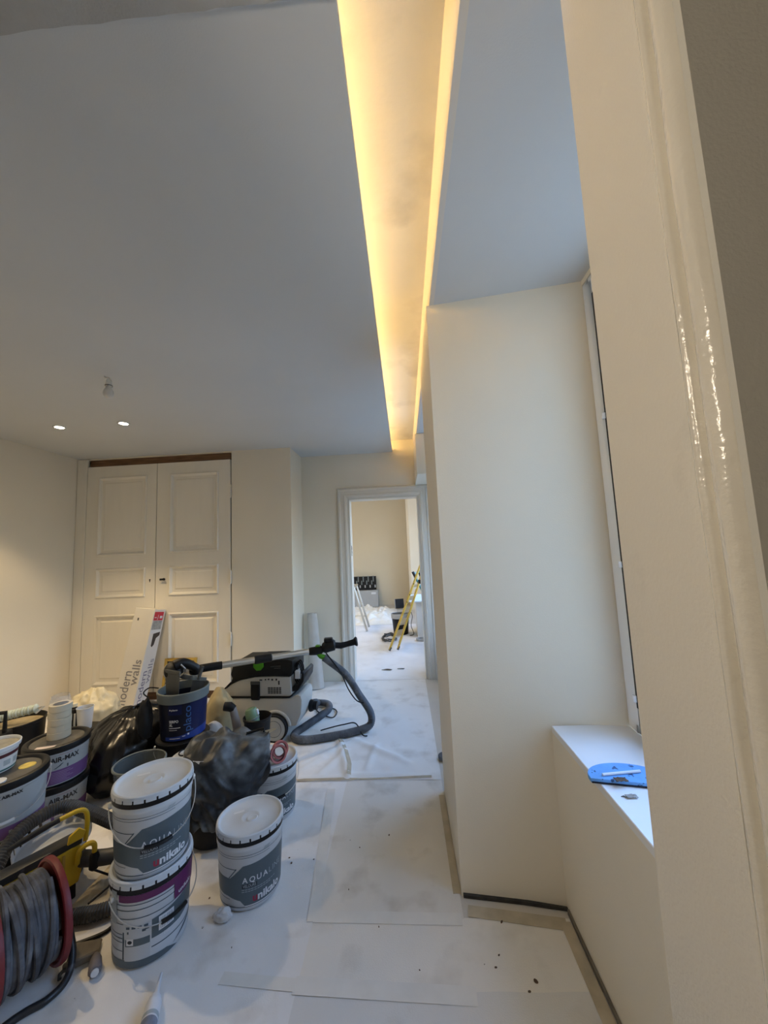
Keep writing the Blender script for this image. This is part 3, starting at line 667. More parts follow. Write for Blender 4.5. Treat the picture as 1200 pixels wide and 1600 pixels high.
# tubs with black lids ------------------------------------------------
def tub(loc, R, H, facing, label, group=None, variant='airmax', lidcol=M_black):
    t = thing('filler_tub', label, 'tub', loc, 0, group); r0 = R * .90
    rr = lambda z: r0 + (R * .965 - r0) * z / H
    b = MB(); b.lathe([(0, .003), (r0 - .01, 0), (r0, .006), (rr(H - .05), H - .05), (rr(H - .046) + .003, H - .046), (rr(H - .035) + .003, H - .035), (R * .965, H - .03), (R * .965, H - .008)], 56); b.build('body', M_tub if variant != 'black' else M_blackm, t)
    b = MB(); b.lathe([(0, H - .012), (R - .030, H - .012), (R - .024, H - .004), (R - .018, H), (R - .010, H), (R - .002, H - .004), (R, H - .012), (R, H - .034), (R - .004, H - .038), (R * .965, H - .038)], 56); l = b.build('lid', lidcol, t)
    b = MB(); b.lathe([(0, H - .0115), (R - .032, H - .0115)], 40); b.build('lid_dust', mat('dusty_lid_top', (.095, .09, .078), .7, var=.3, vscale=12), l)
    A = facing
    if variant == 'airmax':
        wrap(rect2d(-.30, .30, .012, .085), 'label_band', M_violet, t, rr, A, .0006)
        wrap(join2d(*[rect2d(-.14 + (k % 2) * .13, -.14 + (k % 2) * .13 + .07 + .03 * ((k * 7) % 3) / 2, .020 + (k // 2) * .0085, .0222 + (k // 2) * .0085) for k in range(14)]), 'fine_print', mat('violet_fine', (.32, .24, .38), .5), t, rr, A, .0009)
        q = text2d('AIR-MAX', .036, .0011, width=.135); wrap(shift2d(q, -.015, H - .085), 'lettering', M_blackp, t, rr, A, .001, .005)
        wrap(poly2d([(.020, H - .050), (.085, H - .050), (.085, H - .042), (.020, H - .042)]), 'brand_bar', M_red, t, rr, A, .001)
        wrap(join2d(poly2d([(.0, .093), (.010, .093), (.030, .103), (.045, .118), (.035, .115), (.022, .105)]), rect2d(-.05, -.035, .090, .100), rect2d(.06, .066, .088, .105)), 'label_drawing', M_lab2, t, rr, A, .001)
    if variant == 'boxair':
        q = text2d('BOX AIR-MAX', .018, .0010, width=.115); wrap(shift2d(q, -.020, H - .068), 'lettering', M_blackp, t, rr, A, .001, .005)
        wrap(rect2d(-.30, .34, .010, .062), 'label_band', M_violet, t, rr, A, .0006)
        wrap(join2d(*[rect2d(-.10 + k * .05, -.10 + k * .05 + .012, .03, .042) for k in range(6)]), 'fine_print', M_prt2, t, rr, A, .0009)
        ring_handle(t, R * .975, H - .04, .125, A + .10, 0, gm=M_white, gl=.07)
        s = MB(); s.lathe([(0, .0), (.034, 0), (.033, .002), (0, .002)], 22, Matrix.Translation((.055, .060, H - .011))); s.build('lid_sticker', mat('yellow_sticker', (.60, .46, .10), .5, var=.2, vscale=40), l)
    return t
HT = .212
tub((-2.10, 2.25, .003), .157, HT, math.radians(-52), 'lower black lidded filler tub under the one holding the tape rolls', None)
tub((-2.10, 2.25, .003 + HT), .157, HT, math.radians(-52), 'upper black lidded filler tub with tape rolls on its lid', None)
tub((-1.99, 1.85, .003), .160, .200, math.radians(-50), 'black tub at the bottom left carrying the pale lidded tub', None, variant='black')
tub((-1.99, 1.85, .204), .168, .256, math.radians(-52), 'pale grey tub with black lid and white handle grip at left edge', None, variant='boxair')
b = MB(); b.box(-.05, .045, -.03, .03, 0, .0008); o = b.build('paper_label', mat('pale_pink_paper', (.66, .56, .50), .8), loc=(-2.075, 2.14, .003 + 2 * HT - .0105), rot=(0, 0, .3)); tag(o, 'pale pink paper slip lying on the filler tub lid', 'paper')
# small white tub on top
t = thing('filler_pot', 'small white pot with dark red band standing on the pale tub', 'pot', (-2.075, 1.865, .4515), 0)
rr = lambda z: .086 + .012 * z / .115
b = MB(); b.lathe([(0, .002), (.08, 0), (.086, .004), (rr(.09), .09), (.098, .095), (.103, .10), (.106, .118), (.103, .121), (.100, .118), (.098, .108), (.084, .01), (0, .008)], 44); b.build('body', M_white, t)
b = MB(); b.lathe([(0, .106), (.0975, .106)], 40); b.build('contents', mat('drab_filler', (.30, .29, .25), .9, var=.2, vscale=14, bump=.8), t)
wrap(rect2d(-.25, .25, .070, .086), 'label_band', mat('maroon_print', (.07, .012, .018), .5), t, rr, math.radians(-50))
wrap(rect2d(-.25, .25, .008, .016), 'label_edge', mat('green_print', (.02, .10, .09), .5), t, rr, math.radians(-50))
wrap(join2d(*[rect2d(-.08 + .045 * k, -.08 + .045 * k + .03, .030, .055) for k in range(5)]), 'fine_print', M_prt2, t, rr, math.radians(-50))
b = MB(); b.lathe([(0, 0), (.034, 0), (.035, .006), (.032, .008), (0, .006)], 22); o = b.build('pot_lid', M_white, loc=(-1.935, 1.765, .4488)); tag(o, 'small clear white lid beside the pot on the pale tub', 'lid')

# masking tape stack ---------------------------------------------------
tape0 = None
for k in range(5):
    lab = ['lowest masking tape roll of the cream stack', 'second masking tape roll from the bottom of the cream stack', 'middle masking tape roll of the cream stack', 'fourth masking tape roll from the bottom of the cream stack', 'topmost masking tape roll with its core open'][k]
    z = .003 + 2 * HT - .0113 + k * .0385
    if k == 0:
        t = thing('tape_roll', lab, 'tape roll', (-2.125, 2.285, z), 0, 'masking tape rolls')
        b = MB(); b.lathe([(.038, .001), (.055, .0), (.0565, .002), (.0565, .036), (.055, .038), (.038, .037), (.038, .001)], 40); b.build('tape', M_tapem, t)
        b = MB(); b.lathe([(.035, .001), (.038, .001), (.038, .0375), (.035, .0375), (.035, .001)], 40); b.build('core', M_dust, t); tape0 = t
    else:
        t = tape0.copy(); C.objects.link(t); t.location = (-2.125 + .001 * k * (-1) ** k, 2.285 + .001 * (k % 2), z); t['label'] = lab
        for ch in tape0.children:
            d = ch.copy(); C.objects.link(d); d.parent = t
def film(u, v):
    t_ = u * 2 * PI; r = (.054 - .012 * v) * (1 + .22 * wob((math.cos(t_) * 2, math.sin(t_) * 2, v * 3), 1.6) * v); return (r * math.cos(t_), r * math.sin(t_), .048 * v * (1 + .25 * wob((math.cos(t_), math.sin(t_), 4), 2)))
b = MB(); b.grid(film, 40, 8); o = b.build('plastic_wrap', M_film, loc=(-2.125, 2.285, .003 + 2 * HT - .0113 + 5 * .0385), smooth=50); tag(o, 'torn clear plastic wrap standing on the tape rolls', 'plastic wrap')

# blue tub with tools ---------------------------------------------------
t = thing('black_bucket', 'black bucket carrying the blue filler pail', 'bucket', (-1.52, 2.56, .008), 0)
b = MB(); b.lathe([(0, .003), (.13, 0), (.135, .005), (.15, .27), (.158, .275), (.160, .285), (.155, .292), (.10, .292), (0, .290)], 48); b.build('body', M_black, t)
ring_handle(t, .158, .24, .06, math.radians(-60), 0, gm=M_grim)
t = thing('blue_pail', 'open navy blue filler pail with grey rim full of trowels', 'pail', (-1.52, 2.56, .302), 0)
rr = lambda z: .132 + .018 * z / .29
b = MB(); b.lathe([(0, .003), (.126, 0), (.132, .005), (rr(.23), .23), (rr(.24), .24), (.146, .24), (.128, .012), (0, .010)], 56); b.build('body', M_navy, t)
b = MB(); b.lathe([(rr(.225), .232), (.153, .230), (.155, .236), (.155, .268), (.158, .275), (.158, .288), (.155, .292), (.149, .291), (.147, .24), (.148, .232)], 56); b.build('rim', M_grim, t)
A = math.radians(-62)
wrap(rect2d(-.085, -.003, .165, .225), 'label_patch', M_blue, t, rr, A)
wrap(rect2d(.045, .20, .05, .225), 'label_patch', M_blue, t, rr, A)
wrap(poly2d([(-.105, .008), (.20, .008), (.20, .062), (.10, .056), (-.02, .034), (-.105, .03)]), 'label_band', M_bluel, t, rr, A, .001)
q = text2d('placo', .062, .0003, width=.155); wrap(shift2d(q, .050, .055, PI / 2), 'lettering', M_bluep, t, rr, A, .0013, .005)
q = text2d('SERPO', .022, .0006, width=.056); wrap(shift2d(q, -.078, .118), 'lettering', M_prt, t, rr, A, .0012, .005)
q = text2d('XL', .022, .0006, width=.022); wrap(shift2d(q, -.078, .097), 'lettering', M_prt, t, rr, A, .0012, .005)
q = text2d('placo', .014, .0002, width=.038); wrap(shift2d(q, -.065, .192), 'lettering', M_prt, t, rr, A, .0014, .005)
wrap(join2d(rect2d(-.077, -.070, .193, .201), rect2d(-.078, -.010, .084, .088), rect2d(-.078, -.030, .072, .0745), rect2d(-.075, -.012, .020, .0235), rect2d(0, .018, .028, .032), rect2d(.030, .040, .032, .042)), 'fine_print', M_prt, t, rr, A, .0015)
# broad knives standing in the pail
def broad_knife(loc, rz, tilt, wtop, wbot, hh, label, hm):
    t = thing('taping_knife', label, 'trowel', loc, rz)
    T = Matrix.Rotation(tilt, 4, 'Y')
    b = MB(); b.prism([(-wbot / 2, 0), (wbot / 2, 0), (wtop / 2, hh), (-wtop / 2, hh)], -.0012, .0012, T @ Matrix.Rotation(PI / 2, 4, 'X')); b.build('blade', M_dsteel, t)
    b = MB(); b.box(-wtop / 2 - .003, wtop / 2 + .003, -.006, .006, hh - .012, hh + .010, T); b.build('spine', hm, t, bevel=.002)
    return t
broad_knife((-1.545, 2.475, .415), math.radians(-25), 0, .150, .110, .300, 'broad dark taping knife standing in the blue pail', M_dsteel)
t = broad_knife((-1.46, 2.53, .42), math.radians(30), .25, .08, .06, .23, 'narrow scraper with pale handle leaning in the blue pail', M_grim)
b = MB(); b.tube(smooth_path([(.05, 0, .22), (.068, 0, .28), (.075, 0, .30)]), .011, 8); b.build('handle', M_dsteel, t)
t = thing('mixing_tray', 'dusty grey mud pan lying across the blue pail tools', 'mud pan', (-1.53, 2.60, .640), .5)
b = MB(); b.lathe([(0, 0), (.05, 0), (.058, .01), (.072, .035), (.068, .036), (.052, .012), (0, .004)], 30, Matrix.Rotation(.35, 4, 'Y')); b.build('pan', mat('dusty_pan', (.28, .27, .24), .7, var=.2, vscale=20), t)
# black pouch hanging at its left side
def blob(nm, m, loc, sx_, sy_, sz_, amp, sc, seed, label, cat, flat_=True, nu=40, nv=26, parent=None, ridge=0., rz=0.):
    def fn(u, v):
        t_ = u * 2 * PI; p_ = (v - .5) * PI; d = Vector((math.cos(p_) * math.cos(t_), math.cos(p_) * math.sin(t_), math.sin(p_)))
        k = 1 + amp * wob(d, sc, seed) + amp * .5 * wob(d, sc * 2.3, seed + 3)
        if ridge: k += ridge * (abs(wob((d.x, d.y, d.z * .3), sc * 2.6, seed + 7)) - .25) + ridge * .5 * (abs(wob(d, sc * 5, seed + 9)) - .2)
        q = Vector((d.x * sx_, d.y * sy_, d.z * sz_)) * k
        if flat_: q.z = max(q.z, -sz_ * .86)
        return (q.x, q.y, q.z + (sz_ * .86 if flat_ else 0))
    b = MB(); b.grid(fn, nu, nv); o = b.build(nm, m, parent, loc=loc, smooth=65, rot=(0, 0, rz) if rz else None)
    if label: tag(o, label, cat)
    return o
blob('tool_pouch', M_blackm, (-1.685, 2.42, .335), .045, .045, .125, .18, 2, 3., 'black cloth pouch hanging at the left side of the blue pail', 'pouch')
b = MB(); b.tube(smooth_path([(-1.70, 2.47, .56), (-1.735, 2.47, .59), (-1.71, 2.49, .615), (-1.66, 2.51, .605)]), .004, 6); o = b.build('pouch_strap', M_black); tag(o, 'black looped strap over the blue pail rim', 'strap')

# smoky empty bucket & white lidded bucket behind
t = thing('clear_bucket', 'empty smoky clear bucket behind the paint bucket stack', 'bucket', (-1.60, 2.26, .008), 0)
b = MB(); b.lathe([(0, .004), (.105, 0), (.11, .004), (.128, .255), (.134, .262), (.135, .272), (.131, .276), (.126, .272), (.125, .25), (.107, .010), (0, .008)], 48); b.build('body', M_clear, t)
b = MB(); b.lathe([(.131, .262), (.1365, .264), (.137, .272), (.132, .277), (.127, .274)], 48); b.build('rim', M_grim, t)
t = thing('white_bucket', 'white lidded bucket half hidden between clear bucket and black sack', 'bucket', (-1.305, 2.31, .008), 0)
b = MB(); b.lathe([(0, .003), (.112, 0), (.116, .006), (.124, .25)], 44); b.build('body', M_body, t)
b = MB(); b.lathe([(0, .268), (.108, .268), (.116, .276), (.122, .278), (.127, .274), (.127, .25), (.123, .248)], 44); b.build('lid', mat('creamy_lid', (.62, .60, .54), .5, var=.05), t)
b = MB(); b.tube([(.03 * math.cos(k * .4) - .07, .028 * math.sin(k * .4) + .02, .284 + .006 * math.sin(k * .4)) for k in range(16)], .004, 6); b.build('handle', M_black, t)

# black bin bag ----------------------------------------------------------
def bagf(u, v):
    t_ = u * 2 * PI
    prof = [(.0, .0), (.24, .0), (.275, .06), (.285, .16), (.27, .26), (.225, .335), (.15, .385), (.07, .405), (.0, .41)]
    k = v * (len(prof) - 1); i = min(int(k), len(prof) - 2); f = k - i
    r = prof[i][0] * (1 - f) + prof[i + 1][0] * f; z = prof[i][1] * (1 - f) + prof[i + 1][1] * f
    d = (math.cos(t_), math.sin(t_), z * 3)
    s_ = 1 + .10 * wob(d, 1.3, 2) + .05 * (abs(wob((math.cos(t_) * 1.5, math.sin(t_) * 1.5, z * .8), 5, 5)) - .2) + .03 * wob(d, 5, 8)
    zz = z * (1 + .06 * wob(d, 1.2, 9)) + (.018 * abs(wob((math.cos(t_) * 2, math.sin(t_) * 2, z), 4, 1)) if v > .5 else 0)
    s_ *= 1 + .44 * math.exp(-(((t_ - math.radians(275) + PI) % (2 * PI) - PI) / .42) ** 2) * max(0, 1 - (z / .36) ** 2)
    return (r * s_ * math.cos(t_) * 1.02, r * s_ * math.sin(t_) * .95, max(zz, 0))
b = MB(); b.grid(bagf, 120, 46); o = b.build('bin_bag', M_bag, loc=(-1.945, 2.70, .010), smooth=70); tag(o, 'big shiny black bin bag behind the filler tubs', 'bag')

# dusty sack over a bin -----------------------------------------------------
t = thing('rubble_bin', 'tall black bin with white rim under the dusty sack', 'bin', (-1.06, 2.09, .008), 0)
b = MB(); b.lathe([(0, .003), (.118, 0), (.123, .006), (.146, .42), (.143, .42), (.12, .012), (0, .01)], 44); b.build('body', M_blackm, t)
b = MB(); b.lathe([(.146, .405), (.153, .408), (.155, .420), (.151, .430), (.144, .428), (.143, .41)], 44); b.build('rim', M_white, t)
def sackf(u, v):
    t_ = u * 2 * PI; c_, s_ = math.cos(t_), math.sin(t_)
    prof = [(.0, .500), (.045, .502), (.085, .494), (.130, .475), (.166, .440), (.172, .38), (.174, .30), (.168, .22), (.163, .155), (.170, .115)]
    k = v * (len(prof) - 1); i = min(int(k), len(prof) - 2); f = k - i
    r = prof[i][0] * (1 - f) + prof[i + 1][0] * f; z = prof[i][1] * (1 - f) + prof[i + 1][1] * f
    out = max(0, v - .25)
    c2, s2 = math.cos(t_ + z * 3.2), math.sin(t_ + z * 3.2)
    fold = abs(wob((c2 * 1.5, s2 * 1.5, z * 2.6), 2.0, 4)) + .6 * abs(wob((c2 * 1.5, s2 * 1.5, z * 4.5), 3.4, 6)) + .06 * abs(wob((c_ * 2, s_ * 2, z * 7), 5, 16))
    r += out * .085 * (fold - .22)
    # extra flap thrown to the right over the neighbouring lid
    right = max(0, math.cos(t_ - math.radians(20))) ** 4
    if v > .35:
        z += right * .10 * (v - .35) / .65 * (1 if v > .35 else 0) * 2.0; r += right * .105
    hem = .05 * wob((c_, s_, 0), 2.3, 11)
    if v > .7: z += hem * (v - .7) / .3
    # keep clear of the lone bucket and the stack
    z += .010 * wob((c_ * r * 14, s_ * r * 14, z * 4), 1.0, 3) * min(1, v * 4) + (.035 * wob((c_ * r * 9, s_ * r * 9, 1), 1.5, 2) if v < .55 else 0)
    lean = .02 * (z - .3)
    return (r * c_ * (1.0 if c_ > 0 else .92) + lean, r * s_ * (.95 if s_ < 0 else .75), z)
b = MB(); b.grid(sackf, 150, 60); o = b.build('plastic_sheet', M_sack, loc=(-1.06, 2.09, .0), smooth=60, solid=.0012); tag(o, 'crumpled dusty black plastic sheet draped over the tall bin', 'plastic sheet')
# steel float poking out on the right
t = thing('plastering_trowel', 'pale steel trowel poking out of the dusty black sheet', 'trowel', (-.885, 2.15, .452), math.radians(20))
b = MB(); b.prism([(-.06, -.03), (.09, -.012), (.135, .02), (.12, .03), (-.06, .05)], 0, .0016, Matrix.Rotation(-.10, 4, 'Y')); b.build('blade', M_alu, t)
b = MB(); b.tube([(-.03, .01, .006), (-.03, .01, .02), (.06, .012, .03), (.06, .012, .012)], .007, 8); b.build('handle', M_black, t)
# pink tape rolls on the lid behind: standing on edge
def pink_roll(loc, rot, label):
    t = thing('tape_roll', label, 'tape roll', loc, 0, 'pink tape rolls'); t.rotation_euler = rot
    b = MB(); b.lathe([(.036, -.011), (.045, -.0125), (.046, -.011), (.046, .011), (.045, .0125), (.036, .011), (.036, -.011)], 36); b.build('tape', M_pink, t)
    b = MB(); b.lathe([(.033, -.0115), (.036, -.0115), (.036, .0115), (.033, .0115), (.033, -.0115)], 36); b.build('core', M_dred, t)
pink_roll((-.765, 2.215, .330), (math.radians(72), 0, math.radians(35)), 'pink tape roll on edge on the rear bucket lid, nearest the sack')
pink_roll((-.770, 2.262, .330), (math.radians(78), 0, math.radians(38)), 'pink tape roll standing behind the other on the rear bucket lid')

# ================================================================== VACUUM + SANDER
t = thing('dust_extractor', 'pale grey dust extractor with black top and green latch', 'vacuum cleaner', (-1.185, 3.22, .0), math.radians(-4))
XZ = Matrix(((1, 0, 0, 0), (0, 0, 1, 0), (0, 1, 0, 0), (0, 0, 0, 1)))
hw = .14
b = MB(); b.prism([(-.30, .10), (-.27, .075), (.10, .075), (.13, .10), (.285, .11), (.325, .20), (.335, .30), (.325, .335), (.30, .345), (.235, .318), (-.305, .318), (-.312, .28)], -hw, hw, XZ); b.build('lower_tank', M_vac, t, bevel=.012, seg=2)
b = MB(); b.prism([(-.312, .322), (.235, .322), (.262, .338), (.262, .345), (.235, .330), (-.312, .330)], -hw - .002, hw + .002, XZ); b.build('seam', M_black, t)
b = MB(); b.prism([(-.312, .330), (.232, .330), (.250, .345), (.240, .478), (.10, .482), (-.05, .478), (-.18, .455), (-.27, .415), (-.312, .375)], -hw + .006, hw - .006, XZ); b.build('upper_housing', M_vac, t, bevel=.008, seg=2)
b = MB(); b.prism([(-.262, .425), (-.20, .452), (-.05, .482), (.10, .486), (.245, .482), (.262, .52), (.262, .600), (.22, .612), (-.20, .606), (-.238, .585), (-.258, .50), (-.245, .47)], -hw + .002, hw - .002, XZ); b.build('lid', M_vacd, t, bevel=.008, seg=2)
b = MB(); b.prism([(-.10, .604), (-.03, .625), (.16, .628), (.24, .606)], -.10, .08, XZ); b.build('top_tray', M_vacd, t, bevel=.006)
b = MB(); b.prism([(-.320, .375), (-.262, .425), (-.245, .44), (-.262, .44), (-.33, .378)], -hw + .002, hw - .002, XZ); b.build('front_trim', M_black, t)
b = MB(); b.prism([(-.062, .585), (.022, .588), (.024, .560), (-.002, .532), (-.036, .530), (-.062, .558)], -hw - .006, -hw + .004, XZ); b.build('green_latch', M_green, t, bevel=.002)
b = MB(); b.prism([(.080, .563), (.165, .566), (.165, .559), (.080, .556)], -hw - .0015, -hw + .004, XZ); b.prism([(.11, .549), (.165, .551), (.165, .546), (.11, .544)], -hw - .0015, -hw + .004, XZ); b.build('name_plate', M_dsteel, t)
b = MB(); b.prism([(-.085, .445), (-.012, .445), (-.012, .305), (-.080, .305), (-.085, .320)], -hw - .008, -hw + .01, XZ); b.build('side_clip', M_black, t, bevel=.004)
b = MB(); b.prism([(-.085, .448), (-.012, .448), (-.012, .425), (-.085, .425)], -hw - .009, -hw, XZ); b.build('clip_top', M_dsteel, t)
b = MB()
for i in range(5):
    for j in range(4): b.box(.055 + i * .023, .073 + i * .023, -hw + .004, -hw + .007, .352 + j * .013, .361 + j * .013)
b.build('vent_grid', M_dsteel, t)
b = MB()
for x, z, w_, h_ in ((-.015, .462, .022, .008), (.03, .464, .01, .01), (.055, .466, .013, .010), (.085, .462, .014, .012), (.12, .462, .012, .014), (.142, .430, .010, .03)): b.box(x, x + w_, -hw + .003, -hw + .0068, z - .01, z + h_ - .01)
b.build('control_knobs', M_blackp, t)
for sy in (-1, 1):
    wh = thing_none = None
    T = Matrix.Translation((.118, sy * (hw + .020), .103)) @ Matrix.Rotation(PI / 2, 4, 'X')
    b = MB(); b.lathe([(.090, -.020), (.099, -.021), (.103, -.016), (.103, .016), (.099, .021), (.090, .020), (.088, 0), (.090, -.020)], 40, T); w_ = b.build('wheel', M_blackm, t)
    b = MB(); b.lathe([(0, -.021), (.082, -.021), (.091, -.016), (.091, .016), (.082, .021), (0, .021)], 36, T)
    b.build('hub', M_vac, w_)
    b = MB(); b.lathe([(.058, -.0222), (.062, -.0222), (.062, .0222), (.058, .0222), (.058, -.0222)], 30, T); b.build('hub_ring', M_grim, w_)
    T = Matrix.Translation((-.24, sy * .13, .036)) @ Matrix.Rotation(PI / 2, 4, 'X')
    b = MB(); b.lathe([(0, -.012), (.030, -.012), (.034, -.008), (.034, .008), (.030, .012), (0, .012)], 22, T); b.box(-.27, -.21, sy * .13 - .016, sy * .13 + .016, .05, .085); b.build('caster', M_black, t)
# wheel arch
b = MB(); b.tube([(.118 + .116 * math.cos(math.radians(k)), -hw - .003, .103 + .116 * math.sin(math.radians(k))) for k in range(5, 176, 10)], .013, 8); b.build('wheel_arch', M_vac, t)
b = MB(); b.prism([(.25, .36), (.30, .37), (.345, .44), (.352, .50), (.33, .515), (.325, .47), (.29, .41), (.25, .40)], -hw + .02, hw - .02, XZ); b.build('cable_hook', M_black, t, bevel=.005)
cp = []
for k in range(64):
    q = 2 * PI * k / 21; cp.append((.288 + .030 * math.cos(q), -.10 + .0015 * k, .492 + .085 * math.sin(q)))
b = MB(); b.tube(smooth_path(cp, 2), .006, 6); b.build('power_cable', M_black, t)
b = MB(); b.box(.275, .315, -.125, -.085, .46, .52); b.build('plug_label', M_white, t, bevel=.003)
T = Matrix.Translation((.335, .08, .18)) @ Matrix.Rotation(PI / 2, 4, 'Y')
b = MB(); b.lathe([(0, -.01), (.045, -.01), (.048, 0), (.042, .02), (.034, .022), (.034, .055), (0, .055)], 24, T); b.build('hose_port', M_black, t)

t = thing('drywall_sander', 'long necked drywall sander with metal pole lying over the extractor', 'sander', (0, 0, 0))
hp = Vector((-1.36, 2.72, .678)); he = Vector((-.80, 3.10, .662)); pd = (he - hp).normalized()
b = MB(); b.tube([hp, he], .0235, 16); b.build('pole', M_alu, t)
m0 = hp.lerp(he, .36); m1 = hp.lerp(he, .55)
b = MB(); b.tube([m0, m0.lerp(m1, .05), m1.lerp(m0, .05), m1], lambda i: (.026, .031, .031, .026)[i], 16); b.build('pole_grip', M_black, t)
nk = smooth_path([hp + pd * .02, hp - pd * .10 + Vector((0, 0, .0)), hp - pd * .15 + Vector((0, 0, -.006)), (-1.475, 2.62, .695), (-1.515, 2.585, .735), (-1.545, 2.56, .745), (-1.575, 2.535, .735)], 6); nn = len(nk)
b = MB(); b.tube(nk, lambda i: .0275 + .012 * math.exp(-((i / nn - .36) / .09) ** 2) + .010 * max(0, i / nn - .5) * 2 - (.012 if i == nn - 1 else 0), 16); b.build('neck', M_black, t)
T = Matrix.Translation((-1.575, 2.545, .708)) @ Matrix.Rotation(math.radians(58), 4, 'Y') @ Matrix.Rotation(.5, 4, 'X')
b = MB(); b.lathe([(0, .028), (.022, .028), (.034, .020), (.056, .004), (.060, -.006), (.060, -.022), (.055, -.026), (0, -.026)], 32, T); b.build('sanding_head', M_vacd, t)
b = MB(); b.lathe([(.056, -.020), (.0625, -.022), (.0625, -.030), (0, -.031)], 32, T); b.build('brush_skirt', mat('pale_brush', (.45, .43, .38), .8), t)
b = MB(); b.tube([(-1.525, 2.53, .745), (-1.50, 2.54, .715), (-1.505, 2.545, .690), (-1.53, 2.53, .67)], .006, 8); b.build('head_fork', M_alu, t)
# motor end
me_ = he + pd * .0
def ax(d, dz=0., dn=0.): return he + Vector((.985, .17, .02)).normalized() * d + Vector((0, 0, dz)) + Vector((.17, -.985, 0)) * dn
b = MB(); b.tube([ax(-.012), ax(0), ax(.05), ax(.09, .006), ax(.11, .012)], lambda i: (.020, .030, .034, .033, .02)[i], 16); b.build('front_collar', M_vacd, t)
b = MB(); b.tube([ax(.10, .014), ax(.115, .016), ax(.15, .028), ax(.195, .034), ax(.205, .034)], lambda i: (.030, .042, .046, .044, .032)[i], 18); b.build('motor', M_vacd, t)
b = MB(); b.box(-.035, .035, -.03, .03, 0, .03, Matrix.Translation(ax(.15, .062)) @ Matrix.Rotation(.17, 4, 'Z')); b.build('switch_box', M_vacd, t, bevel=.006)
b = MB(); b.tube([ax(.20, .030), ax(.25, .022), ax(.30, .030), ax(.355, .040), ax(.375, .044), ax(.385, .045)], lambda i: (.024, .025, .022, .025, .040, .030)[i], 16); b.build('handle', M_blackm, t)
b = MB(); b.tube([ax(.065, -.02), ax(.085, -.045), ax(.115, -.058)], lambda i: (.018, .020, .021)[i], 14); b.build('hose_socket', M_green, t)
b = MB(); b.box(-.018, .018, -.02, .02, 0, .012, Matrix.Translation(ax(.065, .032))); b.build('green_switch', M_green, t, bevel=.003)
def ribbed(pts, r, pitch, m, name, label, cat, n=12):
    P = resample(smooth_path(pts, 10), pitch / 2); b = MB(); b.tube(P, lambda i: r if i % 2 else r * .87, n); o = b.build(name, m, smooth=25); return tag(o, label, cat)
HZ = .036
ribbed([ax(.11, -.058), ax(.15, -.09), (-.52, 3.14, .46), (-.42, 3.15, .30), (-.345, 3.19, .16), (-.335, 3.20, .075), (-.375, 3.17, HZ + .004), (-.50, 3.10, HZ), (-.66, 3.04, HZ), (-.80, 3.005, HZ), (-.90, 3.02, HZ), (-.935, 3.10, HZ), (-.88, 3.24, HZ), (-.80, 3.42, HZ), (-.755, 3.56, HZ), (-.79, 3.68, HZ), (-.88, 3.70, HZ + .006), (-.905, 3.55, .08), (-.875, 3.40, .15), (-.815, 3.34, .18)], .030, .010, M_hose, 'suction_hose', 'dusty grey ribbed suction hose looping from sander to floor', 'hose')
b = MB(); b.tube(smooth_path([ax(.125, -.02), (-.56, 3.10, .50), (-.50, 3.11, .36), (-.44, 3.12, .27), (-.385, 3.13, .245)], 8), .005, 6); o = b.build('sander_cable', M_black); tag(o, 'thin black cable hanging beside the raised suction hose', 'cable')
b = MB(); b.tube(smooth_path([(-.88, 3.60, .012), (-.80, 3.50, .012), (-.70, 3.44, .012), (-.68, 3.54, .013), (-.72, 3.62, .012), (-.80, 3.62, .012), (-.86, 3.48, .012), (-.84, 3.36, .012)], 8), .005, 6); o = b.build('extension_lead', M_black); tag(o, 'black lead coiled on the cloth inside the hose loop', 'cable')
b = MB(); b.tube(smooth_path([(-.72, 3.06, .075), (-.64, 3.10, .079), (-.55, 3.14, .081), (-.46, 3.16, .079), (-.40, 3.10, .020), (-.36, 3.09, .014)], 8), .005, 6); o = b.build('extension_lead', M_black); tag(o, 'black lead lying across the suction hose on the floor', 'cable')

# cluster beside the vacuum
t = thing('black_pot', 'small black bucket holding the sage green tool', 'bucket', (-1.10, 2.76, .009), 0)
b = MB(); b.lathe([(0, .003), (.070, 0), (.075, .005), (.090, .285), (.096, .29), (.097, .305), (.092, .308), (.087, .30), (.072, .012), (0, .010)], 36); b.build('body', M_black, t)
t = thing('green_grinder', 'sage green motor body standing in the small black bucket', 'power tool', (-1.125, 2.745, .30), 0)
Tg = Matrix.Rotation(math.radians(-14), 4, 'Y')
b = MB(); b.lathe([(0, -.17), (.028, -.17), (.032, -.08), (.040, -.03), (.044, .03), (.042, .058), (.034, .072), (.015, .078), (0, .078)], 26, Tg); b.build('motor_casing', M_sage, t)
b = MB(); b.box(.030, .050, -.012, .012, .020, .058, Tg); b.build('switch', M_white, t, bevel=.004)
b = MB(); b.lathe([(.043, .0), (.0455, .002), (.0455, .010), (.043, .012)], 26, Tg); b.build('casing_band', M_grim, t)
t = thing('orbital_sander', 'dusty brown sander with pale tube handle beside the green tool', 'power tool', (-1.31, 2.83, .012), math.radians(10))
b = MB(); b.tube([(.055, -.02, .10), (.03, -.01, .22), (.0, 0, .335)], lambda i: (.032, .030, .024)[i], 16); b.build('grip', mat('taupe_grip', (.27, .23, .20), .6, var=.1), t)
b = MB(); b.tube([(.01, 0, .325), (-.02, .0, .345), (-.06, .0, .35)], lambda i: (.026, .033, .03)[i], 14); b.build('head', M_vacd, t)
b = MB(); b.lathe([(0, 0), (.07, 0), (.075, .02), (.06, .05), (.03, .11), (0, .11)], 26); b.build('base', M_dsteel, t)
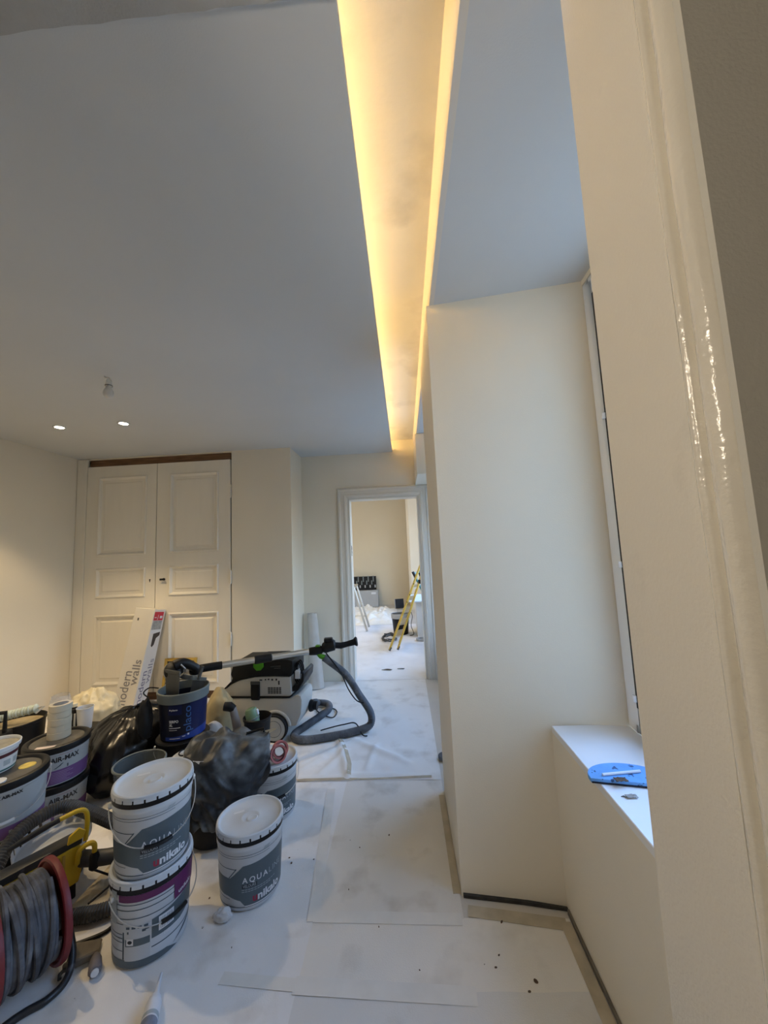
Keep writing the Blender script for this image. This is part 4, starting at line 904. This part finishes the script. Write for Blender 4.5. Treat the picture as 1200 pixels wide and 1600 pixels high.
blob('cream_sack', mat('straw_cloth_bag', (.43, .36, .21), .85, var=.15, vscale=9), (-1.455, 2.93, .012), .115, .085, .235, .14, 1.8, 12., 'straw coloured cloth dust bag between blue pail and extractor', 'bag')
blob('white_jug', mat('dull_white_plastic', (.50, .49, .48), .6), (-1.385, 2.70, .012), .088, .07, .160, .02, 1.5, 22., 'rounded dull white plastic jug right of the blue pail', 'jug')

# ================================================================== LEANING BOX, FRAME
t = thing('carton_box', 'tall narrow white carton leaning on the cupboard doors', 'carton', (-2.765, 3.625, .012), 0)
tl = Matrix.Rotation(math.radians(7.0), 4, 'Y') @ Matrix.Rotation(math.radians(-8.5), 4, 'X')
t.rotation_euler = tl.to_euler()
BW, BD, BL = .205, .185, .975
b = MB(); b.k = 0; b.box(-BW / 2, BW / 2, 0, BD, 0, BL); b.build('box_body', [M_card], t, bevel=.003)
TF = Matrix(((1, 0, 0, 0), (0, 0, 1, -.0012), (0, 1, 0, 0), (0, 0, 0, 1)))      # front face: (x, z)
TS = Matrix(((0, 0, 1, BW / 2 + .0012), (1, 0, 0, 0), (0, 1, 0, 0), (0, 0, 0, 1)))  # side face: (y, z)
sd = MB(); sd.box(BW / 2, BW / 2 + .0006, .002, BD - .002, .004, BL - .004); sd.build('side_daylight_tint', M_card_daylit, t, smooth=0)  # thin skin tinting this face as daylight would, nothing printed
q = text2d('modern', .125, .001, width=.335); flat(shift2d(q, .016, .045, PI / 2), 'lettering', M_ctxt, t, TF)
q = text2d('walls', .112, .001, width=.235); flat(shift2d(q, .084, .255, PI / 2), 'lettering', M_ctxt, t, TF)
q = text2d('modern', .112, .001, width=.335); flat(shift2d(q, .095, .045, PI / 2), 'lettering', mat('mauve_print', (.20, .19, .27), .6), t, TS)
q = text2d('walls', .098, .001, width=.235); flat(shift2d(q, .160, .255, PI / 2), 'lettering', mat('mauve_print_pale', (.30, .29, .34), .6), t, TS)
flat(rect2d(.010, .160, .865, .950), 'red_panel', M_credr, t, TS)
q = text2d('J', .05, .001); flat(join2d(shift2d(q, .07, .885), rect2d(.022, .055, .890, .898), rect2d(.105, .145, .885, .910)), 'red_panel_print', M_prt, t, Matrix.Translation((.0006, 0, 0)) @ TS)
flat(rect2d(.010, .160, .775, .862), 'photo_panel', M_cgrey, t, TS)
flat(rect2d(.0, .165, .742, .775), 'photo_strip', M_prt, t, TS)
flat(poly2d([(.060, .735), (.165, .75), (.165, .715), (.118, .69), (.105, .625), (.080, .605), (.060, .618)]), 'photo_shape', M_cdark, t, TS)
flat(rect2d(-.055, -.040, .855, .880), 'small_mark', M_dsteel, t, TF)
t = thing('vent_panel', 'metal vent grille in an ochre frame leaning behind the blue pail', 'vent panel', (-2.36, 3.84, .012), 0); t.rotation_euler = (math.radians(-10), 0, 0)
b = MB()
for (x0, x1, z0, z1) in ((-.17, -.142, 0, .43), (.142, .17, 0, .43), (-.142, .142, .402, .43), (-.142, .142, 0, .028)): b.box(x0, x1, 0, .02, z0, z1)
b.build('frame', M_ochre, t, bevel=.002)
b = MB(); b.box(-.142, .142, .012, .016, .028, .402); b.build('back_plate', M_dsteel, t)
for k in range(11):
    b = MB(); b.box(-.138, .138, .003, .011, .045 + k * .031, .062 + k * .031); b.build('slat', M_mesh, t)

# ================================================================== LEFT REAR CLUTTER
blob('plastic_bag', M_cream, (-2.735, 3.26, .008), .215, .16, .190, .16, 2.2, 31., 'crumpled cream plastic bag behind the black bin bag', 'bag', nu=70, nv=40, ridge=.13)
t = thing('wooden_crate', 'dark low box carrying the bottle and cup behind the tape rolls', 'box', (-2.53, 2.91, .008), 0)
b = MB(); b.box(-.13, .13, -.09, .09, 0, .20); b.build('body', M_black, t, bevel=.004)
t = thing('black_bottle', 'black bottle with white stripe beside the tape stack', 'bottle', (-2.585, 2.90, .209), 0)
b = MB(); b.lathe([(0, 0), (.040, 0), (.043, .004), (.043, .115), (.034, .135), (.018, .142), (.018, .150), (0, .150)], 24); b.build('body', M_black, t)
b = MB(); b.lathe([(0, .150), (.021, .150), (.021, .172), (.018, .175), (0, .175)], 20); b.build('cap', M_cream, t)
b = MB(); b.box(.030, .036, -.035, -.022, .01, .11); b.build('stripe', M_white, t)
t = thing('plastic_cup', 'white plastic beaker right of the black bottle', 'cup', (-2.47, 2.87, .209), 0)
b = MB(); b.lathe([(0, .003), (.040, 0), (.043, .003), (.053, .150), (.056, .153), (.056, .158), (.052, .158), (.042, .008), (0, .006)], 30); b.build('body', M_white, t)
t = thing('black_tub', 'round black tub carrying the mint paint roller', 'tub', (-2.86, 2.72, .008), 0)
b = MB(); b.lathe([(0, .003), (.145, 0), (.15, .005), (.165, .315), (.172, .32), (.173, .335), (.168, .338), (.163, .33), (.160, .30), (0, .30)], 44); b.build('body', M_black, t)
b = MB(); b.lathe([(0, .302), (.158, .302)], 40); b.build('paint_skin', mat('ochre_skin', (.42, .34, .20), .6, var=.3, vscale=9), t)
t = thing('paint_roller', 'fluffy mint green paint roller resting on the black tub', 'paint roller', (-2.84, 2.70, .372), 0)
rp = resample([Vector((-.15, -.03, .0)), Vector((.10, .06, .035))], .006); nr = len(rp)
b = MB(); b.tube(rp, lambda i: (.028 + .003 * math.sin(i * 2.1) + .002 * math.sin(i * 5.3)) if 0 < i < nr - 1 else .018, 18); b.build('sleeve', M_sage2, t)
b = MB(); b.tube([(.10, .06, .035), (.125, .07, .04), (.150, .06, .045), (.17, -.02, .03)], .005, 8); b.build('frame', M_steel, t)
t = thing('tool_caddy', 'black open handled caddy at the far left edge', 'caddy', (-2.625, 2.36, .006), math.radians(20))
b = MB(); b.box(-.14, .07, -.06, .06, 0, .40); b.build('body', M_blackm, t, bevel=.006)
b = MB(); b.tube([(-.12, 0, .40), (-.12, 0, .52), (.055, 0, .52), (.055, 0, .40)], .013, 8); b.build('handle', M_black, t)

# ================================================================== FRONT LEFT: lid, yellow tool, hoses, reel
t = thing('low_tub', 'low black tub under the upturned white lid', 'tub', (-1.685, 1.815, .004), 0)
b = MB(); b.lathe([(0, .003), (.105, 0), (.11, .005), (.118, .128), (.112, .130), (0, .125)], 36); b.build('body', M_blackm, t)
t = thing('bucket_lid', 'upturned white bucket lid with notched rim under the black hose', 'lid', (-1.675, 1.800, .157), 0)
t.rotation_euler = (math.radians(9), 0, 0)
b = MB(); b.lathe([(0, .004), (.118, .004), (.126, .001), (.134, .0), (.1395, .004), (.1405, .012), (.137, .014), (.132, .010), (.125, .010), (.118, .008), (0, .008)], 52); lo = b.build('disc', M_lid, t)
first = None
for k in range(20):
    a_ = 2 * PI * k / 20
    if first is None:
        b = MB(); n = 5; vs = []
        for i in range(n + 1):
            q = -.112 + .224 * i / n
            for (r, z) in ((.1360, .010), (.1395, .010), (.1400, .046), (.1375, .046)): vs.append((r * math.cos(q), r * math.sin(q), z))
        b.add(vs, [(i * 4 + j, i * 4 + (j + 1) % 4, (i + 1) * 4 + (j + 1) % 4, (i + 1) * 4 + j) for i in range(n) for j in range(4)] + [(0, 1, 2, 3), tuple(n * 4 + j for j in (3, 2, 1, 0))])
        first = b.build('rim_tab', M_lid, t); o = first
    else:
        o = first.copy(); C.objects.link(o); o.parent = t
    o.rotation_euler = (0, 0, a_)
t = thing('shop_vacuum', 'yellow and black machine with tubular handle behind the cable reel', 'machine', (-1.575, 1.640, .050), math.radians(60))
b = MB(); b.prism([(-.135, .02), (.115, .02), (.125, .06), (.125, .155), (.09, .17), (-.10, .165), (-.135, .14)], -.045, .045, XZ); b.build('body', M_yel, t, bevel=.008, seg=2)
b = MB(); b.box(-.12, .11, -.035, .035, -.042, .022); b.build('base', M_blackm, t, bevel=.004)
for k in range(4):
    b = MB(); b.box(.0 + k * .018, .009 + k * .018, -.049, -.043, .085, .16); b.build('rib', M_ochre, t)
b = MB(); b.box(-.045, -.025, -.048, -.044, .105, .155); b.build('warning_mark', mat('orange_red_print', (.40, .06, .01), .5), t)
b = MB(); b.box(-.15, .125, -.040, .030, .166, .196); b.build('top_rail', M_pipe, t, bevel=.006, seg=2)
b = MB(); b.prism([(.07, .19), (.125, .19), (.135, .215), (.11, .240), (.075, .222)], -.046, -.036, XZ); b.build('latch_tab', M_yel, t, bevel=.002)
hb = smooth_path([(.150, .0, .15), (.155, .0, .22), (.150, .005, .268), (.120, .010, .285), (.06, .02, .280)], 6)
b = MB(); b.tube(hb, .0095, 10); b.build('handle', M_yel, t)
b = MB(); b.tube([(.06, .02, .280), (.0, .032, .270), (-.06, .042, .255), (-.10, .05, .245)], lambda i: (.011, .013, .012, .009)[i], 10); b.build('handle_grip', M_pipe, t)
b = MB(); b.tube(smooth_path([(.105, -.05, .10), (.108, -.062, .155), (.140, -.066, .165), (.160, -.066, .150), (.162, -.066, .115)], 5), .010, 8); b.build('cord_hook', M_yel, t)
b = MB(); b.tube([(.162, -.066, .118), (.162, -.066, .10), (.162, -.066, .055), (.162, -.066, .045)], lambda i: (.013, .021, .019, .010)[i], 12); b.build('plug', M_black, t)
b = MB(); b.tube([(.162, -.066, .045), (.19, -.08, .020), (.215, -.13, .006), (.18, -.17, .006), (.10, -.19, .006)], .0045, 6); b.build('cord', M_black, t)
ribbed([(-1.70, 1.43, .04), (-1.715, 1.50, .12), (-1.745, 1.60, .195), (-1.780, 1.69, .24), (-1.785, 1.80, .262), (-1.72, 1.90, .262), (-1.57, 1.89, .235), (-1.44, 1.86, .215), (-1.33, 1.84, .20), (-1.24, 1.80, .18)], .030, .012, M_hoseb, 'suction_hose', 'black ribbed hose arching over the upturned white lid', 'hose')
b = MB(); b.tube(smooth_path([(-1.49, 1.735, .150), (-1.42, 1.775, .125), (-1.33, 1.80, .125), (-1.20, 1.815, .14)], 8), .031, 14); o = b.build('rubber_pipe', M_hoseb); tag(o, 'thick dark rubber pipe from the yellow machine to the bucket stack', 'pipe')
ribbed([(-1.50, 1.56, .034), (-1.40, 1.60, .034), (-1.30, 1.625, .034), (-1.20, 1.70, .034)], .028, .010, M_hoseb, 'suction_hose', 'short black ribbed hose on the floor between reel and stack', 'hose')
b = MB(); b.tube(smooth_path([(-1.36, 1.505, .010), (-1.30, 1.53, .009), (-1.24, 1.565, .009), (-1.22, 1.60, .009)], 8), .007, 8); o = b.build('black_cable', M_black); tag(o, 'short black cable on the floor under the ribbed hose', 'cable')
def heap(u, v):
    x = -1.475 + u * .28; y = 1.63 + v * .34
    d = min(u, 1 - u, v, 1 - v) * 6
    h = min(1, d) * (.012 + .03 * abs(wob((x * .7 + y, y - x, 0), 6, 3)) + .012 * abs(wob((x + y, (y - x) * .3, 2), 22)))
    return (x, y, .0075 + h * (.5 if v < .3 else 1))
b = MB(); b.grid(heap, 60, 60); o = b.build('cloth_heap', cloth_mat('beige_cloth', (.52, .46, .35)), smooth=180); tag(o, 'rumpled beige cloth on the floor left of the bucket stack', 'cloth')

# cable reel ------------------------------------------------------------------
ra = Vector((-.5, -.866, 0)); rc = Vector((-1.344, 1.452, .192))
t = thing('cable_reel', 'red cable reel wound with dusty grey cable on a black tube stand', 'cable reel', (0, 0, 0))
def RT(d): return Matrix.Translation(rc + ra * d) @ ra.to_track_quat('Z', 'Y').to_matrix().to_4x4()
for d, nm in ((0, 'flange'), (.175, 'flange')):
    s_ = 1 if d == 0 else -1
    b = MB(); b.lathe([(.03, -.004 * s_), (.150, -.004 * s_), (.158, -.008 * s_), (.166, -.006 * s_), (.168, .002 * s_), (.165, .012 * s_), (.156, .014 * s_), (.150, .006 * s_), (.03, .006 * s_), (.03, -.004 * s_)], 56, RT(d)); b.build(nm, M_reel, t)
b = MB(); b.lathe([(.03, .0), (.085, .0), (.085, .17), (.03, .17)], 36, RT(.002)); b.build('drum', M_blackm, t)
wnd = []; nt_ = 15
for layer, (R_, n_) in enumerate(((.118, 12), (.137, 12))):
    for k in range(n_ * 40):
        q = 2 * PI * k / 40; f = k / (n_ * 40)
        d = (.020 + .135 * f) if layer == 0 else (.152 - .132 * f)
        wig = .008 * math.sin(q * .9 + 1.3 * layer) * math.sin(k * .013 + layer) + .006 * wob((q * .5, layer, 0), 1.1)
        loc = RT(d + wig) @ Vector((R_ * math.cos(q) + .004 * wob((q, 2, layer), .7), R_ * math.sin(q), 0)); wnd.append(loc)
b = MB(); b.tube(wnd, .0088, 7); b.build('cable_winding', M_cable, t)
# a few crossing strands on the outside
for k in range(5):
    P = []
    for i in range(26):
        q = math.radians(200 + k * 23) + i * .16; d = .03 + .024 * k + .05 * (i / 25) * (1 if k % 2 else -1) + (.05 if not k % 2 else 0)
        P.append(RT(min(max(d, .02), .155)) @ Vector((.150 * math.cos(q), .150 * math.sin(q), 0)))
    b = MB(); b.tube(P, .0085, 7); b.build('cable_strand', M_cable, t)
A0 = rc - ra * .035; A1 = rc + ra * .215
side = Vector((.866, -.5, 0))
b = MB(); b.tube(smooth_path([tuple(A0 + Vector((0, 0, .0))), tuple(A0 + side * .035 + Vector((0, 0, -.06))), tuple(A0 + side * .085 + Vector((0, 0, -.135))), tuple(A0 + side * .125 + ra * .03 + Vector((0, 0, -.173))), tuple(A0 + side * .140 + ra * .085 + Vector((0, 0, -.177))), tuple(A0 + side * .120 + ra * .145 + Vector((0, 0, -.177))), tuple(A1 + side * .10 + ra * .02 + Vector((0, 0, -.177))), tuple(A1 + side * .03 + ra * .05 + Vector((0, 0, -.15))), tuple(A1)], 8), .0115, 12); b.build('stand', M_pipe, t)
b = MB(); b.tube(smooth_path([tuple(A0), tuple(A0 - side * .07 + Vector((0, 0, -.12))), tuple(A0 - side * .14 + ra * .06 + Vector((0, 0, -.177))), tuple(A0 - side * .13 + ra * .17 + Vector((0, 0, -.177))), tuple(A1 - side * .07 + Vector((0, 0, -.12))), tuple(A1)], 8), .0115, 12); b.build('stand', M_pipe, t)
b = MB(); b.tube([A0, A1], .012, 12); b.build('axle', M_pipe, t)

# small floor items
t = thing('putty_knife', 'dusty grey brown scraper blade lying left of the bucket stack', 'scraper', (-1.255, 1.485, .008), math.radians(33))
b = MB(); b.prism([(-.045, -.035), (.05, -.040), (.055, .030), (-.04, .040)], .012, .020, Matrix.Rotation(.2, 4, 'Y')); b.box(-.05, .05, -.045, -.03, 0, .026); b.build('block', M_dust, t, bevel=.004)
b = MB(); b.tube([(-.04, -.04, .012), (-.055, -.055, .010), (-.052, -.07, .008)], .006, 8); b.build('tang', M_dsteel, t)
t = thing('cable_plug', 'small dusty mauve grey plug end lying before the scraper', 'plug', (-1.165, 1.437, .024), math.radians(-52))
b = MB(); b.tube([(-.045, 0, 0), (-.035, 0, 0), (-.01, 0, .004), (.022, 0, 0), (.030, 0, 0)], lambda i: (.008, .013, .019, .021, .016)[i], 12); b.build('shell', M_dust2, t)
b = MB(); b.tube([(.029, 0, 0), (.035, 0, 0)], .012, 12); b.build('face', M_white, t)
b = MB()
def crumb(u, v):
    t_ = u * 2 * PI; p_ = (v - .5) * PI; d = Vector((math.cos(p_) * math.cos(t_), math.cos(p_) * math.sin(t_), math.sin(p_))); k = 1 + .5 * wob(d, 1.9, 41) + .2 * wob(d, 5, 2)
    return (d.x * .036 * k, d.y * .024 * k, max(d.z * .026 * k, -.012) + .012)
b.grid(crumb, 26, 16); o = b.build('plaster_lump', M_plug, loc=(-.795, 1.625, .008), smooth=60); tag(o, 'white crumbling plaster lump at the foot of the lone bucket', 'plaster lump')
t = thing('caulk_cartridge', 'white and grey caulk tube lying before the bucket stack', 'caulk tube', (-.87, 1.30, .033), 0)
cdv = (Vector((-.928, 1.468, .024)) - Vector((-.86, 1.29, .030))).normalized()
t.rotation_euler = cdv.to_track_quat('Z', 'Y').to_euler(); t.location = (-.852, 1.27, .0315)
b = MB(); b.lathe([(0, -.13), (.023, -.13), (.0235, -.128), (.0235, .045), (.0225, .052), (.0195, .056), (.010, .058)], 28); b.build('barrel', M_tubew, t)
b = MB(); b.lathe([(.0238, -.10), (.0238, -.005)], 28); b.build('wrapper', M_tubel, t)
b = MB(); b.lathe([(.0239, .0), (.0239, .012)], 28); b.build('wrapper_band', M_prt2, t)
b = MB(); b.lathe([(.0185, .054), (.0185, .066), (.014, .074), (.009, .080), (.0035, .150), (.0, .150)], 18); b.build('nozzle', M_tubew, t)

# ================================================================== SILL ITEMS
t = thing('sponge_pad', 'blue speckled sponge pad overhanging the window sill', 'sponge', (.66, 1.262, .6955), 0)
pp = []
for k in range(25):
    q = PI * k / 24; pp.append((-.125 * math.cos(q) * (1 if k > 12 else 1.0), .008 + .085 * math.sin(q)))
poly = [(-.122, -.012), (.125, -.012)][::1] + [(p[0], p[1]) for p in reversed(pp)]
b = MB(); b.prism(poly, 0, .014, Matrix.Rotation(-.20, 4, 'Z')); b.build('foam', M_pad, t, bevel=.003, seg=2)
b = MB(); b.prism([(-.120, -.0125), (.124, -.0125), (.124, -.0105), (-.120, -.0105)], 0, .005, Matrix.Rotation(-.20, 4, 'Z')); b.build('backing_edge', M_navy, t)
b = MB(); b.tube([(.578, 1.283, .714), (.70, 1.298, .714)], .0042, 8); o = b.build('stir_stick', M_white); tag(o, 'thin white stick lying on the blue sponge', 'stick')
b = MB(); b.grid(lambda u, v: (-.018 + .036 * u, -.010 + .02 * v, .003 + .006 * abs(wob((u * 3, v * 3, 1), 1.3))), 8, 6); o = b.build('paint_flake', M_brown, loc=(.618, 1.256, .7098), solid=.001); tag(o, 'brown curled flake lying on the blue sponge', 'debris')
b = MB(); b.grid(lambda u, v: (-.016 + .032 * u, -.008 + .016 * v, .002 + .006 * abs(wob((u * 3, v * 3, 4), 1.5))), 8, 6); o = b.build('paint_flake', mat('grey_flake', (.36, .33, .30), .8, var=.3, vscale=40), loc=(.618, 1.205, .6945), solid=.001); tag(o, 'greyish flake on the sill beside the blue sponge', 'debris')
b = MB(); b.prism([(-.006, 0), (.006, -.003), (.004, .004)], 0, .002); o = b.build('paint_flake', M_dsteel, loc=(.596, 1.208, .6945)); tag(o, 'tiny dark chip on the front edge of the sill', 'debris')

# ROLLED CLOTH by the doorway
t = thing('rolled_cloth', 'off white rolled drop cloth standing upright left of the doorway', 'rolled cloth', (-1.02, 4.20, .010), 0)
def rollf(u, v):
    q = u * 2 * PI; z = v * .77; r = .085 - .035 * v + .008 * wob((math.cos(q), math.sin(q), z * 2), 1.8)
    return (r * math.cos(q) - .055 * v, r * .75 * math.sin(q) + .10 * v, z)
b = MB(); b.grid(rollf, 30, 20); b.build('roll', M_linen, t, smooth=180)
b = MB(); b.tube([(-.055 + .028 * (1 - k / 40) * math.cos(k * .55), .10 + .022 * (1 - k / 40) * math.sin(k * .55), .768 + .002 * (k % 2)) for k in range(36)], .006, 6); b.build('roll_end', M_linen, t)

# ================================================================== FAR ROOM
t = thing('step_ladder', 'folded yellow stepladder leaning beyond the doorway', 'ladder', (0, 0, 0))
FT = Vector((-.29, 5.62, 0)); TP = Vector((.27, 5.80, 1.30)); wv = Vector((.02, .42, 0)); bk = Vector((.12, .04, 0))
def lp(f, s_, fr, o=0.): return FT.lerp(TP, f) + wv * s_ + bk * fr * (1 - .45 * f) + Vector((0, 0, o))
for s_ in (0, 1):
    for fr in (0, 1):
        b = MB(); b.tube([lp(.0, s_, fr, .014), lp(.98 if fr == 0 else .82, s_, fr)], .0155, 8); b.build('rail', M_lyel, t)
        b = MB(); b.tube([lp(.0, s_, fr, .012), lp(.045, s_, fr)], .017, 8); b.build('foot', M_dsteel, t)
for f in (.14, .27, .40, .53, .66):
    b = MB(); b.add([lp(f, 0, 0, 0), lp(f, 1, 0, 0), lp(f, 1, 1, .01), lp(f, 0, 1, .01), lp(f, 0, 0, .022), lp(f, 1, 0, .022), lp(f, 1, 1, .032), lp(f, 0, 1, .032)], [(0, 1, 2, 3), (4, 5, 6, 7), (0, 1, 5, 4), (1, 2, 6, 5), (2, 3, 7, 6), (3, 0, 4, 7)]); b.build('tread', M_alu, t)
b = MB(); b.tube(smooth_path([lp(.93, 0, 0), lp(1.04, .0, 0, .05), lp(1.04, 1, 0, .05), lp(.93, 1, 0)], 8), .012, 8); b.build('top_bar', mat('pale_yellow', (.72, .62, .32), .4), t)
for f in (.52, .60, .72):
    for s_ in (0,):
        b = MB(); b.tube([lp(f, s_, 0) + Vector((-.002, -.016, 0)), lp(f, s_, 0) + Vector((0, -.01, 0))], .010, 8); b.build('bolt', M_black, t)
b = MB(); b.box(-.022, .022, -.02, .02, -.03, .03, Matrix.Translation(lp(.74, 0, 1))); b.build('hinge_block', M_black, t, bevel=.004)

t = thing('aluminium_trestle', 'grey aluminium step trestle at the left beyond the doorway', 'trestle', (-1.00, 7.05, .005), 0)
for y in (-.0, .40):
    for sx2, nm in ((.245, 'leg'), (-.30, 'leg')):
        b = MB(); b.tube([(sx2, y, .0), (sx2 * .12, y, .80)], .020, 8); b.build(nm, M_alu, t)
b = MB(); b.box(-.05, .05, -.03, .48, .79, .82); b.build('top_plate', M_alu, t, bevel=.004)
for f in (.3, .6):
    b = MB(); b.tube([(.245 - .215 * f, 0, .8 * f), (.245 - .215 * f, .45, .8 * f)], .012, 8); b.build('rung', M_alu, t)
b = MB(); b.tube([(.17, .0, .28), (-.2, .0, .28)], .008, 6); b.build('brace', M_alu, t)

t = thing('grey_case', 'plain grey rectangular case against the far tan wall', 'case', (-1.15, 10.26, .005), 0)
b = MB(); b.box(-.40, .40, -.14, .14, 0, .43); b.build('body', M_gbox, t, bevel=.008)
b = MB(); b.box(.22, .34, -.143, -.14, .33, .38); b.build('sticker', M_prt, t)
t = thing('perforated_board', 'black panel with pale cut out shapes on top of the grey case', 'panel', (-1.16, 10.28, .437), 0)
b = MB(); b.box(-.40, .36, -.03, .03, 0, .36); b.build('board', M_black, t, bevel=.005)
random.seed(3)
for k in range(16):
    x = -.36 + .045 * k; z = .06 + .08 * ((k * 7) % 3)
    b = MB(); b.box(x, x + .030, -.035, -.03, z, z + .07 + .04 * (k % 3)); b.build('pale_shape', M_grim if k % 3 else M_gbox, t)
t = thing('black_board', 'small black board standing on the far room floor', 'board', (-.19, 9.6, .02), 0); t.rotation_euler = (math.radians(-8), 0, math.radians(15))
b = MB(); b.box(-.11, .11, -.03, .03, 0, .23); b.build('panel', M_black, t, bevel=.004)
b = MB(); b.box(-.115, -.108, -.032, .032, 0, .235); b.build('edge_strip', M_gbox, t)
def pheap(u, v):
    x = -2.3 + u * 2.05; y = 7.62 + v * 2.1; d = min(1, min(u, 1 - u, v, 1 - v) * 7)
    return (x, y, .006 + d * (.02 + .20 * abs(wob((x, y, 0), 2.6, 5)) + .11 * abs(wob((x, y, 3), 7, 2))))
b = MB(); b.grid(pheap, 110, 110); o = b.build('plastic_sheeting', mat('milky_film', (.84, .80, .70), .35, var=.05, bump=.3, bscale=30), smooth=180); tag(o, 'crumpled milky plastic sheeting over the far room floor', 'plastic sheet')
t = thing('grey_bucket', 'dark bucket with grey rim behind the yellow ladder', 'bucket', (-.13, 6.75, .006), 0)
b = MB(); b.lathe([(0, .003), (.12, 0), (.125, .005), (.15, .30), (.146, .30), (.12, .012), (0, .01)], 32); b.build('body', M_black, t)
b = MB(); b.lathe([(.149, .27), (.160, .275), (.162, .34), (.155, .35), (.147, .34)], 32); b.build('rim', M_gbox, t)
b = MB(); b.tube(smooth_path([(-.32 + (.11 + .012 * math.sin(k * .7)) * math.cos(k * .5), 6.35 + (.20 + .015 * math.sin(k)) * math.sin(k * .5), .014 + .011 * (k // 13) + .012 * (k % 2)) for k in range(56)], 3), .008, 6); o = b.build('cable_coil', M_dsteel); tag(o, 'dark grey cable coiled on the floor left of the ladder', 'cable')
t = thing('white_cabinet', 'low white cabinet under the board right of the ladder', 'cabinet', (.34, 6.85, .006), 0)
b = MB(); b.box(-.19, .25, -.42, .35, 0, .58); b.build('carcass', M_pvc, t, bevel=.003)
b = MB(); b.box(-.194, -.19, -.40, .33, .05, .55); b.build('door', M_pvc, t, bevel=.002)
b = MB(); b.box(.04, .60, 6.32, 7.3, .588, .606); o = b.build('work_board', mat('pale_blue_board', (.62, .68, .70), .5)); tag(o, 'pale board lying on the low white cabinet', 'board')
t = thing('teal_trestle', 'teal metal trestle standing on the pale board', 'trestle', (0, 0, 0))
for (p, q) in (((.13, 6.42, 1.06), (.32, 6.36, .625)), ((.24, 6.75, 1.06), (.36, 6.72, .625))):
    b = MB(); b.tube([p, q], .017, 8); b.build('leg', M_teal, t)
    b = MB(); d = (Vector(q) - Vector(p)).normalized(); b.tube([Vector(p) - d * .02, Vector(p) + d * .10], .024, 8); b.build('clamp', M_black, t)
b = MB(); b.tube([(.13, 6.42, 1.05), (.24, 6.75, 1.05)], .015, 8); b.build('crossbar', M_teal, t)
for k, (x, y, lab) in enumerate(((.20, 6.22, 'flat pale coil of tape on the floor before the cabinet'),)):
    b = MB(); b.lathe([(.05, 0), (.085, 0), (.087, .03), (.05, .03), (.05, 0)], 26); o = b.build('tape_coil', M_gbox, loc=(x, y, .008)); tag(o, lab, 'tape roll')
b = MB(); b.tube(smooth_path([(.02, 6.9, .40), (.08, 6.8, .30), (.05, 6.7, .15), (.09, 6.65, .02), (.02, 6.55, .014)], 6), .006, 6); o = b.build('black_cable', M_black); tag(o, 'thin black cable hanging beside the grey rimmed bucket', 'cable')
